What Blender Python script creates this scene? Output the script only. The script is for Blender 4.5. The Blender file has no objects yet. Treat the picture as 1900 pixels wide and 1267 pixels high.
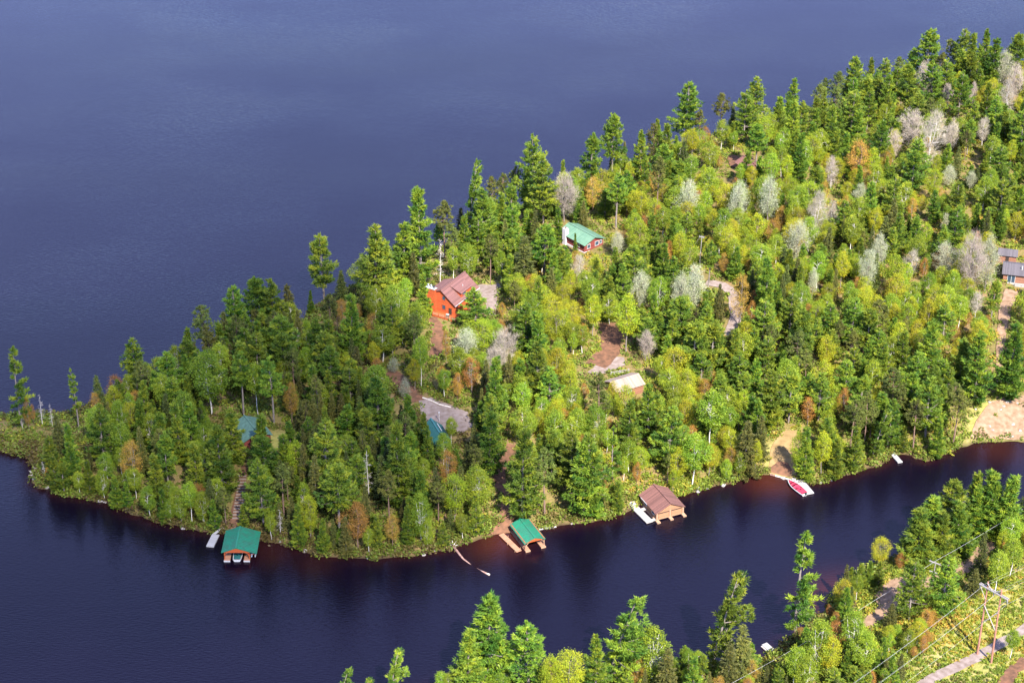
import bpy, bmesh, math, random
import numpy as np
from mathutils import Vector, Matrix, Euler
from mathutils.geometry import delaunay_2d_cdt

rng = np.random.default_rng(11)
random.seed(11)
R = math.radians
scene = bpy.context.scene
COL = scene.collection

# ------------------------------------------------------------------ camera, sky, sun, exposure
CAM_H, PITCH, F = 295.0, R(30.0), 3750.0          # metres, radians, focal length in photo pixels
cam_d = bpy.data.cameras.new('camera'); cam = bpy.data.objects.new('camera', cam_d); COL.objects.link(cam)
cam.location = (0, 0, CAM_H); cam.rotation_euler = (math.pi/2 - PITCH, 0, 0)
cam_d.sensor_width = 36; cam_d.lens = 36*F/1900; cam_d.clip_start = 5; cam_d.clip_end = 20000
scene.camera = cam

SUN_EL, SUN_AZ = R(47), R(21)                     # elevation; angle right of straight behind the camera
to_sun = Vector((math.sin(SUN_AZ)*math.cos(SUN_EL), -math.cos(SUN_AZ)*math.cos(SUN_EL), math.sin(SUN_EL)))
world = bpy.data.worlds.new('World'); scene.world = world; world.use_nodes = True
wn = world.node_tree.nodes; wl = world.node_tree.links
bg = wn['Background']
sky = wn.new('ShaderNodeTexSky'); sky.sky_type = 'NISHITA'; sky.sun_disc = False
sky.sun_elevation = SUN_EL
sky.sun_rotation = math.atan2(to_sun.x, to_sun.y)
sky.altitude = 400; sky.air_density = 1.0; sky.dust_density = 0.5; sky.ozone_density = 7.0
# broad soft clouds over the whole sky
tc = wn.new('ShaderNodeTexCoord'); mp = wn.new('ShaderNodeMapping'); mp.inputs['Scale'].default_value = (1.0, 1.0, 2.2)
mp.inputs['Location'].default_value = (0.35, 0.1, 0.0)
nz = wn.new('ShaderNodeTexNoise'); nz.inputs['Scale'].default_value = 1.6; nz.inputs['Detail'].default_value = 1.5
rp = wn.new('ShaderNodeValToRGB'); rp.color_ramp.elements[0].position = 0.30; rp.color_ramp.elements[1].position = 0.66
mx = wn.new('ShaderNodeMixRGB'); mx.inputs['Color2'].default_value = (3.2, 3.5, 7.6, 1)
wl.new(tc.outputs['Generated'], mp.inputs['Vector']); wl.new(mp.outputs['Vector'], nz.inputs['Vector'])
wl.new(nz.outputs['Fac'], rp.inputs['Fac'])
ml = wn.new('ShaderNodeMath'); ml.operation = 'MULTIPLY'; ml.inputs[1].default_value = 0.6
wl.new(rp.outputs['Color'], ml.inputs[0]); wl.new(ml.outputs[0], mx.inputs['Fac'])
wl.new(sky.outputs['Color'], mx.inputs['Color1']); wl.new(mx.outputs['Color'], bg.inputs['Color'])
bg.inputs['Strength'].default_value = 0.12

sun_d = bpy.data.lights.new('sun', 'SUN'); sun = bpy.data.objects.new('sun', sun_d); COL.objects.link(sun)
sun_d.energy = 5.0; sun_d.angle = R(0.5); sun_d.color = (1.0, 0.95, 0.86)
sun.rotation_euler = to_sun.to_track_quat('Z', 'Y').to_euler()

scene.view_settings.view_transform = 'Standard'; scene.view_settings.look = 'None'
scene.view_settings.exposure = 1.95; scene.view_settings.gamma = 1.0; scene.view_settings.use_curve_mapping = False
scene.render.engine = 'CYCLES'
cy = scene.cycles
cy.max_bounces = 6; cy.diffuse_bounces = 4; cy.glossy_bounces = 3; cy.transmission_bounces = 3; cy.transparent_max_bounces = 8
cy.use_denoising = True
cy.caustics_reflective = False; cy.caustics_refractive = False
cy.sample_clamp_indirect = 6

# ------------------------------------------------------------------ photo pixel -> place
FW = np.array([0, math.cos(PITCH), -math.sin(PITCH)]); UP = np.array([0, math.sin(PITCH), math.cos(PITCH)])
def ray(px, py):
    return FW + np.array([1, 0, 0])*((px-950)/F) + UP*((633.5-py)/F)
def at_z(px, py, z=0.0):
    d = ray(px, py); t = (z-CAM_H)/d[2]
    return np.array([d[0]*t, d[1]*t, z])
def project(p):
    v = np.array(p, float) - np.array([0, 0, CAM_H]); dz = v@FW
    return 950+F*v[0]/dz, 633.5-F*(v@UP)/dz
YV = 633.5 + F/math.tan(PITCH)

# ------------------------------------------------------------------ shorelines
NEAR = [(-160,840),(-40,838),(0,838),(50,842),(66,868),(60,890),(72,905),(110,917),(160,925),(220,940),(250,955),(290,968),(330,975),(390,985),
 (420,990),(480,1000),(530,1012),(570,1025),(610,1032),(660,1035),(720,1034),(770,1030),(830,1020),(850,1012),(880,1003),(920,991),(960,986),
 (1010,980),(1060,970),(1110,965),(1150,955),(1175,943),(1200,930),(1235,921),(1275,916),(1310,905),(1360,895),(1395,880),(1430,879),(1470,889),
 (1500,897),(1540,893),(1570,880),(1622,867),(1645,858),(1655,843),(1682,841),(1700,850),(1722,855),(1760,840),(1790,828),(1830,818),(1900,820),(2000,826),(2200,840)]
FAR = [(2300,110),(1960,133),(1900,140),(1800,147),(1720,157),(1660,171),(1600,186),(1540,197),(1480,211),(1440,222),(1390,240),(1340,249),(1290,262),
 (1210,288),(1160,315),(1100,336),(1060,352),(1000,376),(950,396),(900,420),(850,450),(800,470),(740,492),(690,520),(640,545),(585,570),(560,598),
 (530,622),(450,642),(400,658),(340,690),(280,702),(205,736),(150,760),(110,770),(60,772),(-40,775),(-160,778)]
SOUTH = [(420,1560),(540,1420),(640,1338),(720,1308),(830,1272),(870,1276),(960,1262),(1060,1256),(1130,1252),(1230,1247),(1300,1240),(1390,1224),
 (1428,1218),(1452,1198),(1490,1170),(1520,1146),(1538,1127),(1567,1084),(1605,1054),(1676,1036),(1720,1024),(1765,1008),(1820,988),(1900,962),(2000,930),(2300,880)]
P_PEN = np.array([at_z(*p)[:2] for p in NEAR+FAR])
P_SOU = np.array([at_z(*p)[:2] for p in SOUTH] + [(420, 420), (420, 150), (-160, 150)])
def jitter_poly(P, amp, seed):                       # finer, slightly ragged shoreline
    r = np.random.default_rng(seed); out = []
    n = len(P)
    for i in range(n):
        a, b = P[i], P[(i+1) % n]; L = np.linalg.norm(b-a); k = max(1, min(30, int(L/2.5)))
        for j in range(k):
            q = a+(b-a)*j/k
            if j: q = q + r.normal(0, amp, 2)
            out.append(q)
    return np.array(out)
P_PEN = jitter_poly(P_PEN, 0.38, 3); P_SOU = jitter_poly(P_SOU, 0.38, 4)

def inside(P, X, Y):
    c = np.zeros(X.shape, bool); n = len(P); j = n-1
    for i in range(n):
        xi, yi = P[i]; xj, yj = P[j]
        if yi != yj:
            m = ((yi > Y) != (yj > Y)) & (X < (xj-xi)*(Y-yi)/(yj-yi)+xi)
            c ^= m
        j = i
    return c
def dist_to(P, X, Y, closed=True):
    D = np.full(X.shape, 1e9); n = len(P)
    for i in range(n if closed else n-1):
        a = P[i]; b = P[(i+1) % n]; ab = b-a; L2 = ab@ab+1e-9
        t = np.clip(((X-a[0])*ab[0]+(Y-a[1])*ab[1])/L2, 0, 1)
        D = np.minimum(D, (X-a[0]-t*ab[0])**2+(Y-a[1]-t*ab[1])**2)
    return np.sqrt(D)

GX0, GX1, GY0, GY1, GS = -260.0, 320.0, 230.0, 930.0, 2.0
gx = np.arange(GX0, GX1+.1, GS); gy = np.arange(GY0, GY1+.1, GS)
XX, YY = np.meshgrid(gx, gy)
in_pen = inside(P_PEN, XX, YY); in_sou = inside(P_SOU, XX, YY)
d_pen = dist_to(P_PEN, XX, YY); d_sou = dist_to(P_SOU, XX, YY)
def wob(X, Y, s, k=0):
    return (np.sin(X/s+k)*np.cos(Y/s*1.13+2*k)+np.sin((X+Y)/s*.71+1.7+k)*.7+np.cos((X-1.6*Y)/s*1.9+k)*.35)/2.05
ZZ = np.where(in_pen, 0.12+0.75*(1-np.exp(-d_pen/2.2))+8.5*(1-np.exp(-d_pen/40.0))+1.3*wob(XX, YY, 17)*np.clip(d_pen/14, 0, 1),
     np.where(in_sou, 0.12+0.75*(1-np.exp(-d_sou/2.2))+5.0*(1-np.exp(-d_sou/35.0))+.6*wob(XX, YY, 15)*np.clip(d_sou/14, 0, 1),
              -np.minimum(4.0, 0.05+0.28*np.minimum(d_pen, d_sou))))
def terrain(x, y):
    u = (x-GX0)/GS; v = (y-GY0)/GS
    i = int(min(max(math.floor(u), 0), len(gx)-2)); j = int(min(max(math.floor(v), 0), len(gy)-2))
    a = min(max(u-i, 0), 1); b = min(max(v-j, 0), 1)
    return (ZZ[j, i]*(1-a)+ZZ[j, i+1]*a)*(1-b)+(ZZ[j+1, i]*(1-a)+ZZ[j+1, i+1]*a)*b
def grid_val(G, x, y):
    i = int(min(max(round((x-GX0)/GS), 0), len(gx)-1)); j = int(min(max(round((y-GY0)/GS), 0), len(gy)-1))
    return G[j, i]
def on_ground(px, py):
    z = 0.0
    for _ in range(14):
        p = at_z(px, py, z); z = 0.5*z+0.5*max(0.0, terrain(p[0], p[1]))
    return np.array([p[0], p[1], max(0.0, terrain(p[0], p[1]))])
def is_land(x, y):
    return bool(grid_val(in_pen, x, y) or grid_val(in_sou, x, y))

# ------------------------------------------------------------------ materials
def mat(name):
    m = bpy.data.materials.new(name); m.use_nodes = True
    return m, m.node_tree.nodes, m.node_tree.links, m.node_tree.nodes['Principled BSDF']
def ramp(N, stops):
    r = N.new('ShaderNodeValToRGB'); e = r.color_ramp.elements
    while len(e) > 1: e.remove(e[0])
    e[0].position = stops[0][0]; e[0].color = (*stops[0][1], 1)
    for p, c in stops[1:]:
        k = e.new(p); k.color = (*c, 1)
    return r
def surf(name, col, col2=None, scale=6.0, rough=0.75, bump=0.0, stretch=(1, 1, 1), metallic=0, spec=.4, detail=4):
    m, N, L, B = mat(name)
    B.inputs['Roughness'].default_value = rough; B.inputs['Metallic'].default_value = metallic
    B.inputs['Specular IOR Level'].default_value = spec
    col2 = col2 or tuple(c*.72 for c in col)
    t = N.new('ShaderNodeTexCoord'); mp = N.new('ShaderNodeMapping'); mp.inputs['Scale'].default_value = stretch
    n = N.new('ShaderNodeTexNoise'); n.inputs['Scale'].default_value = scale; n.inputs['Detail'].default_value = detail
    r = ramp(N, [(.32, col2), (.68, col)])
    L.new(t.outputs['Object'], mp.inputs['Vector']); L.new(mp.outputs['Vector'], n.inputs['Vector'])
    L.new(n.outputs['Fac'], r.inputs['Fac']); L.new(r.outputs['Color'], B.inputs['Base Color'])
    if bump:
        b = N.new('ShaderNodeBump'); b.inputs['Strength'].default_value = bump; b.inputs['Distance'].default_value = .1
        L.new(n.outputs['Fac'], b.inputs['Height']); L.new(b.outputs['Normal'], B.inputs['Normal'])
    return m
def leafmat(name, stops, transl=.3, var=.35, hue=.03, sat=1.0):
    """foliage: clump tone (mesh attribute) picks a leaf colour, each tree shifts a little in hue and value"""
    m, N, L, B = mat(name)
    a = N.new('ShaderNodeAttribute'); a.attribute_name = 'tone'
    r = ramp(N, stops); L.new(a.outputs['Fac'], r.inputs['Fac'])
    o = N.new('ShaderNodeObjectInfo')
    h = N.new('ShaderNodeHueSaturation'); h.inputs['Saturation'].default_value = sat
    f1 = N.new('ShaderNodeMapRange'); f1.inputs['To Min'].default_value = .5-hue; f1.inputs['To Max'].default_value = .5+hue
    L.new(o.outputs['Random'], f1.inputs['Value']); L.new(f1.outputs[0], h.inputs['Hue'])
    k = N.new('ShaderNodeMath'); k.operation = 'MULTIPLY'; k.inputs[1].default_value = 7.31
    fr = N.new('ShaderNodeMath'); fr.operation = 'FRACT'
    L.new(o.outputs['Random'], k.inputs[0]); L.new(k.outputs[0], fr.inputs[0])
    f2 = N.new('ShaderNodeMapRange'); f2.inputs['To Min'].default_value = 1-var; f2.inputs['To Max'].default_value = 1+var
    L.new(fr.outputs[0], f2.inputs['Value']); L.new(f2.outputs[0], h.inputs['Value'])
    L.new(r.outputs['Color'], h.inputs['Color'])
    B.inputs['Roughness'].default_value = .6; B.inputs['Specular IOR Level'].default_value = .25
    L.new(h.outputs['Color'], B.inputs['Base Color'])
    tr = N.new('ShaderNodeBsdfTranslucent'); L.new(h.outputs['Color'], tr.inputs['Color'])
    ms = N.new('ShaderNodeMixShader'); ms.inputs['Fac'].default_value = transl
    out = N['Material Output']
    L.new(B.outputs[0], ms.inputs[1]); L.new(tr.outputs[0], ms.inputs[2]); L.new(ms.outputs[0], out.inputs['Surface'])
    return m

M = {}
M['pine'] = leafmat('pine_needles', [(0, (.042,.098,.012)), (.5, (.122,.188,.018)), (1, (.245,.288,.021))], .42, .26, .02)
M['red_pine'] = leafmat('red_pine_needles', [(0, (.060,.075,.016)), (.5, (.105,.125,.022)), (1, (.165,.180,.030))], .38, .26, .025)
M['spruce'] = leafmat('spruce_needles', [(0, (.040,.052,.012)), (.6, (.080,.090,.018)), (1, (.140,.135,.024))], .22, .35, .035)
M['birch'] = leafmat('birch_leaves', [(0, (.110,.180,.016)), (.5, (.195,.275,.020)), (1, (.320,.365,.026))], .5, .25, .018)
M['maple'] = leafmat('maple_leaves', [(0, (.190,.245,.014)), (.5, (.290,.325,.016)), (1, (.440,.385,.020))], .5, .22, .03)
M['rust'] = leafmat('rusty_buds', [(0, (.210,.110,.026)), (.5, (.330,.175,.030)), (1, (.420,.240,.036))], .35, .25, .02)
M['aspen'] = leafmat('silver_buds', [(0, (.240,.255,.135)), (.5, (.360,.370,.225)), (1, (.480,.470,.320))], .35, .20, .02)
M['grey'] = leafmat('grey_twigs', [(0, (.240,.195,.150)), (.5, (.350,.290,.230)), (1, (.460,.390,.310))], .15, .2, .02)
M['dead'] = leafmat('dead_twigs', [(0, (.330,.290,.260)), (1, (.550,.500,.460))], .05, .2, .02)
M['under'] = leafmat('undergrowth_leaves', [(0, (.075,.050,.020)), (.15, (.115,.095,.018)), (.38, (.095,.140,.016)), (.66, (.165,.205,.020)), (.88, (.260,.235,.024)), (1, (.330,.200,.034))], .35, .0, .0)
M['bark_grey'] = surf('grey_bark', (.20,.165,.145), (.10,.08,.07), 9, .9, .3, (1, 1, .2))
M['bark_brown'] = surf('brown_bark', (.19,.115,.085), (.09,.055,.042), 9, .9, .3, (1, 1, .2))
M['bark_white'] = surf('white_bark', (.68,.64,.58), (.34,.30,.26), 5, .8, .2, (1, 1, 2.2))
M['bark_dead'] = surf('bleached_wood', (.55,.50,.46), (.33,.29,.26), 9, .85, .2, (1, 1, .3))

# ------------------------------------------------------------------ mesh helpers
def mesh_np(name, V, T, material, tone=None, smooth=False):
    """V (n,3) vertices, T (m,3|4) faces"""
    me = bpy.data.meshes.new(name)
    V = np.ascontiguousarray(V, np.float32); T = np.ascontiguousarray(T, np.int32); k = T.shape[1]
    me.vertices.add(len(V)); me.vertices.foreach_set('co', V.ravel())
    me.loops.add(T.size); me.loops.foreach_set('vertex_index', T.ravel())
    me.polygons.add(len(T)); me.polygons.foreach_set('loop_start', np.arange(0, T.size, k, dtype=np.int32))
    if smooth: me.polygons.foreach_set('use_smooth', np.ones(len(T), bool))
    if tone is not None:
        a = me.attributes.new('tone', 'FLOAT', 'POINT'); a.data.foreach_set('value', np.ascontiguousarray(tone, np.float32))
    me.materials.append(material); me.update(calc_edges=True)
    return me
def obj(name, data, parent=None, loc=None, rot=None, **props):
    o = bpy.data.objects.new(name, data); COL.objects.link(o)
    if parent is not None: o.parent = parent
    if loc is not None: o.location = loc
    if rot is not None: o.rotation_euler = rot
    for k, v in props.items(): o[k] = v
    return o
def thing(name, label, cat, loc, rotz=0, group=None, scale=None):
    o = bpy.data.objects.new(name, None); COL.objects.link(o); o.empty_display_size = .5
    o.location = loc; o.rotation_euler = (0, 0, rotz)
    if scale: o.scale = scale
    o['label'] = label; o['category'] = cat
    if group: o['group'] = group
    return o
class MB:
    """collects boxes, slabs and tubes and links them as one mesh object"""
    def __init__(s): s.v = []; s.f = []
    def poly(s, pts, faces):
        b = len(s.v); s.v += [tuple(p) for p in pts]; s.f += [tuple(b+i for i in f) for f in faces]; return s
    def box(s, x0, x1, y0, y1, z0, z1):
        return s.poly([(x0,y0,z0),(x1,y0,z0),(x1,y1,z0),(x0,y1,z0),(x0,y0,z1),(x1,y0,z1),(x1,y1,z1),(x0,y1,z1)],
                      [(0,3,2,1),(4,5,6,7),(0,1,5,4),(1,2,6,5),(2,3,7,6),(3,0,4,7)])
    def slab(s, pts, t):
        """a plate: polygon PTS thickened by t against its normal"""
        p = [Vector(q) for q in pts]; n = Vector((0, 0, 0))
        for i in range(len(p)):
            a, b = p[i], p[(i+1) % len(p)]
            n += Vector(((a.y-b.y)*(a.z+b.z), (a.z-b.z)*(a.x+b.x), (a.x-b.x)*(a.y+b.y)))
        n.normalize(); k = len(p)
        return s.poly([*p, *[q-n*t for q in p]], [tuple(range(k)), tuple(range(2*k-1, k-1, -1))]+[(i, k+i, k+(i+1) % k, (i+1) % k) for i in range(k)])
    def tube(s, pts, rad, sides=6, cap=True):
        p = [Vector(q) for q in pts]; b = len(s.v); n = len(p)
        rad = rad if hasattr(rad, '__len__') else [rad]*n
        for i in range(n):
            d = (p[min(i+1, n-1)]-p[max(i-1, 0)]).normalized()
            u = d.cross(Vector((0, 0, 1))) if abs(d.z) < .95 else d.cross(Vector((0, 1, 0)))
            u.normalize(); w = d.cross(u)
            for k in range(sides):
                a = 2*math.pi*k/sides; s.v.append(tuple(p[i]+(u*math.cos(a)+w*math.sin(a))*rad[i]))
        for i in range(n-1):
            for k in range(sides):
                s.f.append((b+i*sides+k, b+i*sides+(k+1) % sides, b+(i+1)*sides+(k+1) % sides, b+(i+1)*sides+k))
        if cap:
            s.f.append(tuple(b+k for k in range(sides))[::-1]); s.f.append(tuple(b+(n-1)*sides+k for k in range(sides)))
        return s
    def mesh(s, name, material, smooth=False):
        me = bpy.data.meshes.new(name); me.from_pydata(s.v, [], s.f)
        bm = bmesh.new(); bm.from_mesh(me); bmesh.ops.recalc_face_normals(bm, faces=bm.faces); bm.to_mesh(me); bm.free()
        if smooth: me.polygons.foreach_set('use_smooth', np.ones(len(me.polygons), bool))
        me.materials.append(material); me.update()
        return me
    def build(s, name, material, parent=None, smooth=False, **props):
        return obj(name, s.mesh(name, material, smooth), parent, **props)
def box(name, material, parent, *b): return MB().box(*b).build(name, material, parent)

# ------------------------------------------------------------------ ground, water, cloud
def px_poly(P): return np.array([on_ground(*p)[:2] for p in P])
GRASSY = [[(470,805),(560,800),(640,860),(600,905),(500,880),(470,850)], [(640,830),(740,850),(740,900),(650,900)], [(895,520),(935,522),(935,535),(895,535)],
          [(1405,830),(1478,800),(1485,870),(1470,892),(1425,880)], [(1800,740),(1960,740),(1960,822),(1790,828)],
          [(1640,1300),(1690,1238),(1735,1190),(1790,1120),(1960,1020),(1960,1300)], [(1625,1105),(1670,1070),(1690,1050),(1700,1100),(1650,1120)]]
grass = np.zeros(XX.shape)
for G in GRASSY:
    W = px_poly(G); ins = inside(W, XX, YY); dd = dist_to(W, XX, YY)
    grass = np.maximum(grass, np.where(ins, np.clip(.5+dd/4, 0, 1), np.clip(.5-dd/4, 0, 1)))
V = np.stack([XX.ravel(), YY.ravel(), ZZ.ravel()], 1)
nx, ny = len(gx), len(gy)
I, J = np.meshgrid(np.arange(nx-1), np.arange(ny-1)); a = (J*nx+I).ravel()
Q = np.stack([a, a+1, a+nx+1, a+nx], 1)
m, N, L, B = mat('forest_floor')
t = N.new('ShaderNodeTexCoord')
n1 = N.new('ShaderNodeTexNoise'); n1.inputs['Scale'].default_value = .09; n1.inputs['Detail'].default_value = 6
n2 = N.new('ShaderNodeTexNoise'); n2.inputs['Scale'].default_value = 1.3; n2.inputs['Detail'].default_value = 6
r1 = ramp(N, [(.3, (.080,.065,.024)), (.48, (.130,.105,.034)), (.62, (.170,.105,.052)), (.8, (.110,.120,.028))])
r2 = ramp(N, [(.3, (.150,.135,.040)), (.5, (.200,.190,.050)), (.62, (.270,.210,.090)), (.75, (.140,.170,.035))])
for q in (n1, n2): L.new(t.outputs['Object'], q.inputs['Vector'])
ad = N.new('ShaderNodeMixRGB'); ad.inputs['Fac'].default_value = .5
L.new(n1.outputs['Fac'], ad.inputs['Color1']); L.new(n2.outputs['Fac'], ad.inputs['Color2'])
L.new(ad.outputs['Color'], r1.inputs['Fac']); L.new(ad.outputs['Color'], r2.inputs['Fac'])
at = N.new('ShaderNodeAttribute'); at.attribute_name = 'grass'
mg = N.new('ShaderNodeMixRGB'); L.new(at.outputs['Fac'], mg.inputs['Fac']); L.new(r1.outputs['Color'], mg.inputs['Color1']); L.new(r2.outputs['Color'], mg.inputs['Color2'])
wt = N.new('ShaderNodeAttribute'); wt.attribute_name = 'wet'; mw = N.new('ShaderNodeMixRGB'); mw.inputs['Color2'].default_value = (.028,.018,.012,1)
L.new(wt.outputs['Fac'], mw.inputs['Fac']); L.new(mg.outputs['Color'], mw.inputs['Color1']); L.new(mw.outputs['Color'], B.inputs['Base Color']); B.inputs['Roughness'].default_value = .95; B.inputs['Specular IOR Level'].default_value = .1
bp = N.new('ShaderNodeBump'); bp.inputs['Strength'].default_value = .8; bp.inputs['Distance'].default_value = .4
L.new(n2.outputs['Fac'], bp.inputs['Height']); L.new(bp.outputs['Normal'], B.inputs['Normal'])
me = mesh_np('ground', V, Q, m, smooth=True)
wa = me.attributes.new('wet', 'FLOAT', 'POINT'); wa.data.foreach_set('value', np.exp(-np.maximum(0, ZZ-.05)/.28).ravel().astype(np.float32))
ga = me.attributes.new('grass', 'FLOAT', 'POINT'); ga.data.foreach_set('value', grass.ravel().astype(np.float32))
obj('ground', me, kind='structure')

wx = np.concatenate([[-6000, -2500, -900], np.arange(-260, 321, 2.5), [900, 2500, 6000]])
wy = np.concatenate([[-2500, -500, 0], np.arange(230, 931, 2.5), [1200, 2500, 9000]])
WX, WY = np.meshgrid(wx, wy)
dw = np.minimum(dist_to(P_PEN, WX, WY), dist_to(P_SOU, WX, WY))
shallow = .35*np.exp(-dw/1.6)
for (px, py, rad, amp) in ((1428,890,7,.8), (1455,897,5,.6), (925,1001,8,.7), (950,1008,6,.4), (1555,1112,8,.7), (500,1020,7,.35), (1850,830,9,.4), (585,1040,6,.25)):
    c = at_z(px, py); shallow = np.maximum(shallow, amp*np.exp(-((WX-c[0])**2+((WY-c[1])/1.2)**2)/rad**2))
shallow *= np.clip(1.25-dw/18, 0, 1)
V = np.stack([WX.ravel(), WY.ravel(), np.zeros(WX.size)], 1)
nx, ny = len(wx), len(wy); I, J = np.meshgrid(np.arange(nx-1), np.arange(ny-1)); a = (J*nx+I).ravel()
m, N, L, B = mat('lake_water')
t = N.new('ShaderNodeTexCoord')
def wave(scale, rot, sx, sy, detail=2):
    mp = N.new('ShaderNodeMapping'); mp.inputs['Rotation'].default_value = (0, 0, rot); mp.inputs['Scale'].default_value = (sx, sy, 1)
    n = N.new('ShaderNodeTexNoise'); n.inputs['Scale'].default_value = scale; n.inputs['Detail'].default_value = detail; n.inputs['Roughness'].default_value = .55
    L.new(t.outputs['Object'], mp.inputs['Vector']); L.new(mp.outputs['Vector'], n.inputs['Vector']); return n
w1 = wave(1.5, R(38), .45, 1.6, 2); w2 = wave(.22, R(24), .5, 1.6, 3); w3 = wave(.012, 0, 1, 1.5, 2)
b1 = N.new('ShaderNodeBump'); b1.inputs['Distance'].default_value = .22; b1.inputs['Strength'].default_value = .55
b2 = N.new('ShaderNodeBump'); b2.inputs['Distance'].default_value = .40; b2.inputs['Strength'].default_value = .05
rw = N.new('ShaderNodeMapRange'); rw.inputs['From Min'].default_value = .35; rw.inputs['From Max'].default_value = .65
rw.inputs['To Min'].default_value = .22; rw.inputs['To Max'].default_value = .44
L.new(w3.outputs['Fac'], rw.inputs['Value']); L.new(rw.outputs[0], b1.inputs['Strength'])
L.new(w1.outputs['Fac'], b1.inputs['Height']); L.new(w2.outputs['Fac'], b2.inputs['Height']); L.new(b2.outputs['Normal'], b1.inputs['Normal'])
L.new(b1.outputs['Normal'], B.inputs['Normal'])
at = N.new('ShaderNodeAttribute'); at.attribute_name = 'shallow'
mc = N.new('ShaderNodeMixRGB'); mc.inputs['Color1'].default_value = (.0018,.0012,.0045,1); mc.inputs['Color2'].default_value = (.042,.010,.005,1)
L.new(at.outputs['Fac'], mc.inputs['Fac']); L.new(mc.outputs['Color'], B.inputs['Base Color'])
B.inputs['Specular Tint'].default_value = (1.0, .85, .95, 1); w4 = wave(.006, R(-20), .6, 2.6, 3); rr_ = N.new('ShaderNodeMapRange'); rr_.inputs['From Min'].default_value = .35; rr_.inputs['From Max'].default_value = .65; rr_.inputs['To Min'].default_value = .09; rr_.inputs['To Max'].default_value = .24; L.new(w4.outputs['Fac'], rr_.inputs['Value']); L.new(rr_.outputs[0], B.inputs['Roughness']); B.inputs['IOR'].default_value = 1.333
me = mesh_np('water', V, np.stack([a, a+1, a+nx+1, a+nx], 1), m, smooth=True)
sa = me.attributes.new('shallow', 'FLOAT', 'POINT'); sa.data.foreach_set('value', shallow.ravel().astype(np.float32))
obj('water', me, kind='structure')

# a thin passing cloud high above, whose shade lies over the western end of the point
SHADE = [(-500,500),(150,560),(420,480),(600,470),(700,540),(770,650),(860,735),(930,800),(945,880),(900,960),(830,1050),(700,1110),(300,1180),(-500,1250)]
CZ = 900.0
c2 = np.array([(at_z(px, py, 8.0)+np.array(to_sun)*((CZ-8)/to_sun.z))[:2] for px, py in SHADE])
cen = c2.mean(0)
rows = []; NS, NR = 72, 14
bound = jitter_poly(c2, 6.0, 8)
ang = np.arctan2(bound[:, 1]-cen[1], bound[:, 0]-cen[0]); rad = np.hypot(bound[:, 0]-cen[0], bound[:, 1]-cen[1]); o_ = np.argsort(ang); ang = ang[o_]; rad = rad[o_]
vs, fs = [], []
for side in (1, -1):
    b0 = len(vs)
    for i in range(NR):
        f = math.sin((i+1)/NR*math.pi/2)
        for k in range(NS):
            A = -math.pi+2*math.pi*k/NS; rr = np.interp(A, ang, rad, period=2*math.pi)*f
            h = math.sqrt(max(0, 1-f*f))
            puff = 8*math.sin(A*5+i)*math.cos(A*3-i*.7)
            vs.append((cen[0]+rr*math.cos(A), cen[1]+rr*math.sin(A), CZ+side*((34 if side > 0 else 12)*h+puff*h)))
    for i in range(NR-1):
        for k in range(NS): fs.append((b0+i*NS+k, b0+i*NS+(k+1) % NS, b0+(i+1)*NS+(k+1) % NS, b0+(i+1)*NS+k))
    fs.append(tuple(b0+k for k in range(NS)))
m, N, L, B = mat('cloud_vapour')
tr = N.new('ShaderNodeBsdfTransparent'); ms = N.new('ShaderNodeMixShader')
B.inputs['Base Color'].default_value = (.85,.86,.88,1); B.inputs['Roughness'].default_value = 1
g = N.new('ShaderNodeAttribute'); g.attribute_name = 'tone'
t = N.new('ShaderNodeTexCoord'); nz_ = N.new('ShaderNodeTexNoise'); nz_.inputs['Scale'].default_value = .012; nz_.inputs['Detail'].default_value = 4
L.new(t.outputs['Object'], nz_.inputs['Vector'])
mr = N.new('ShaderNodeMapRange'); mr.inputs['From Min'].default_value = .3; mr.inputs['From Max'].default_value = .7; mr.inputs['To Min'].default_value = .33; mr.inputs['To Max'].default_value = .48
L.new(nz_.outputs['Fac'], mr.inputs['Value'])
mu = N.new('ShaderNodeMath'); mu.operation = 'MULTIPLY'; L.new(mr.outputs[0], mu.inputs[0]); L.new(g.outputs['Fac'], mu.inputs[1])
L.new(mu.outputs[0], ms.inputs['Fac'])
L.new(tr.outputs[0], ms.inputs[1]); L.new(B.outputs[0], ms.inputs[2]); L.new(ms.outputs[0], N['Material Output'].inputs['Surface'])
me = bpy.data.meshes.new('cloud'); me.from_pydata(vs, [], fs); me.materials.append(m)
ta = me.attributes.new('tone', 'FLOAT', 'POINT')
ta.data.foreach_set('value', np.array([min(1.0, max(0.0, (1-(i+1)/NR)*3.2)) for _ in (0, 1) for i in range(NR) for k in range(NS)], np.float32))
obj('cloud', me, kind='stuff')

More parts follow.
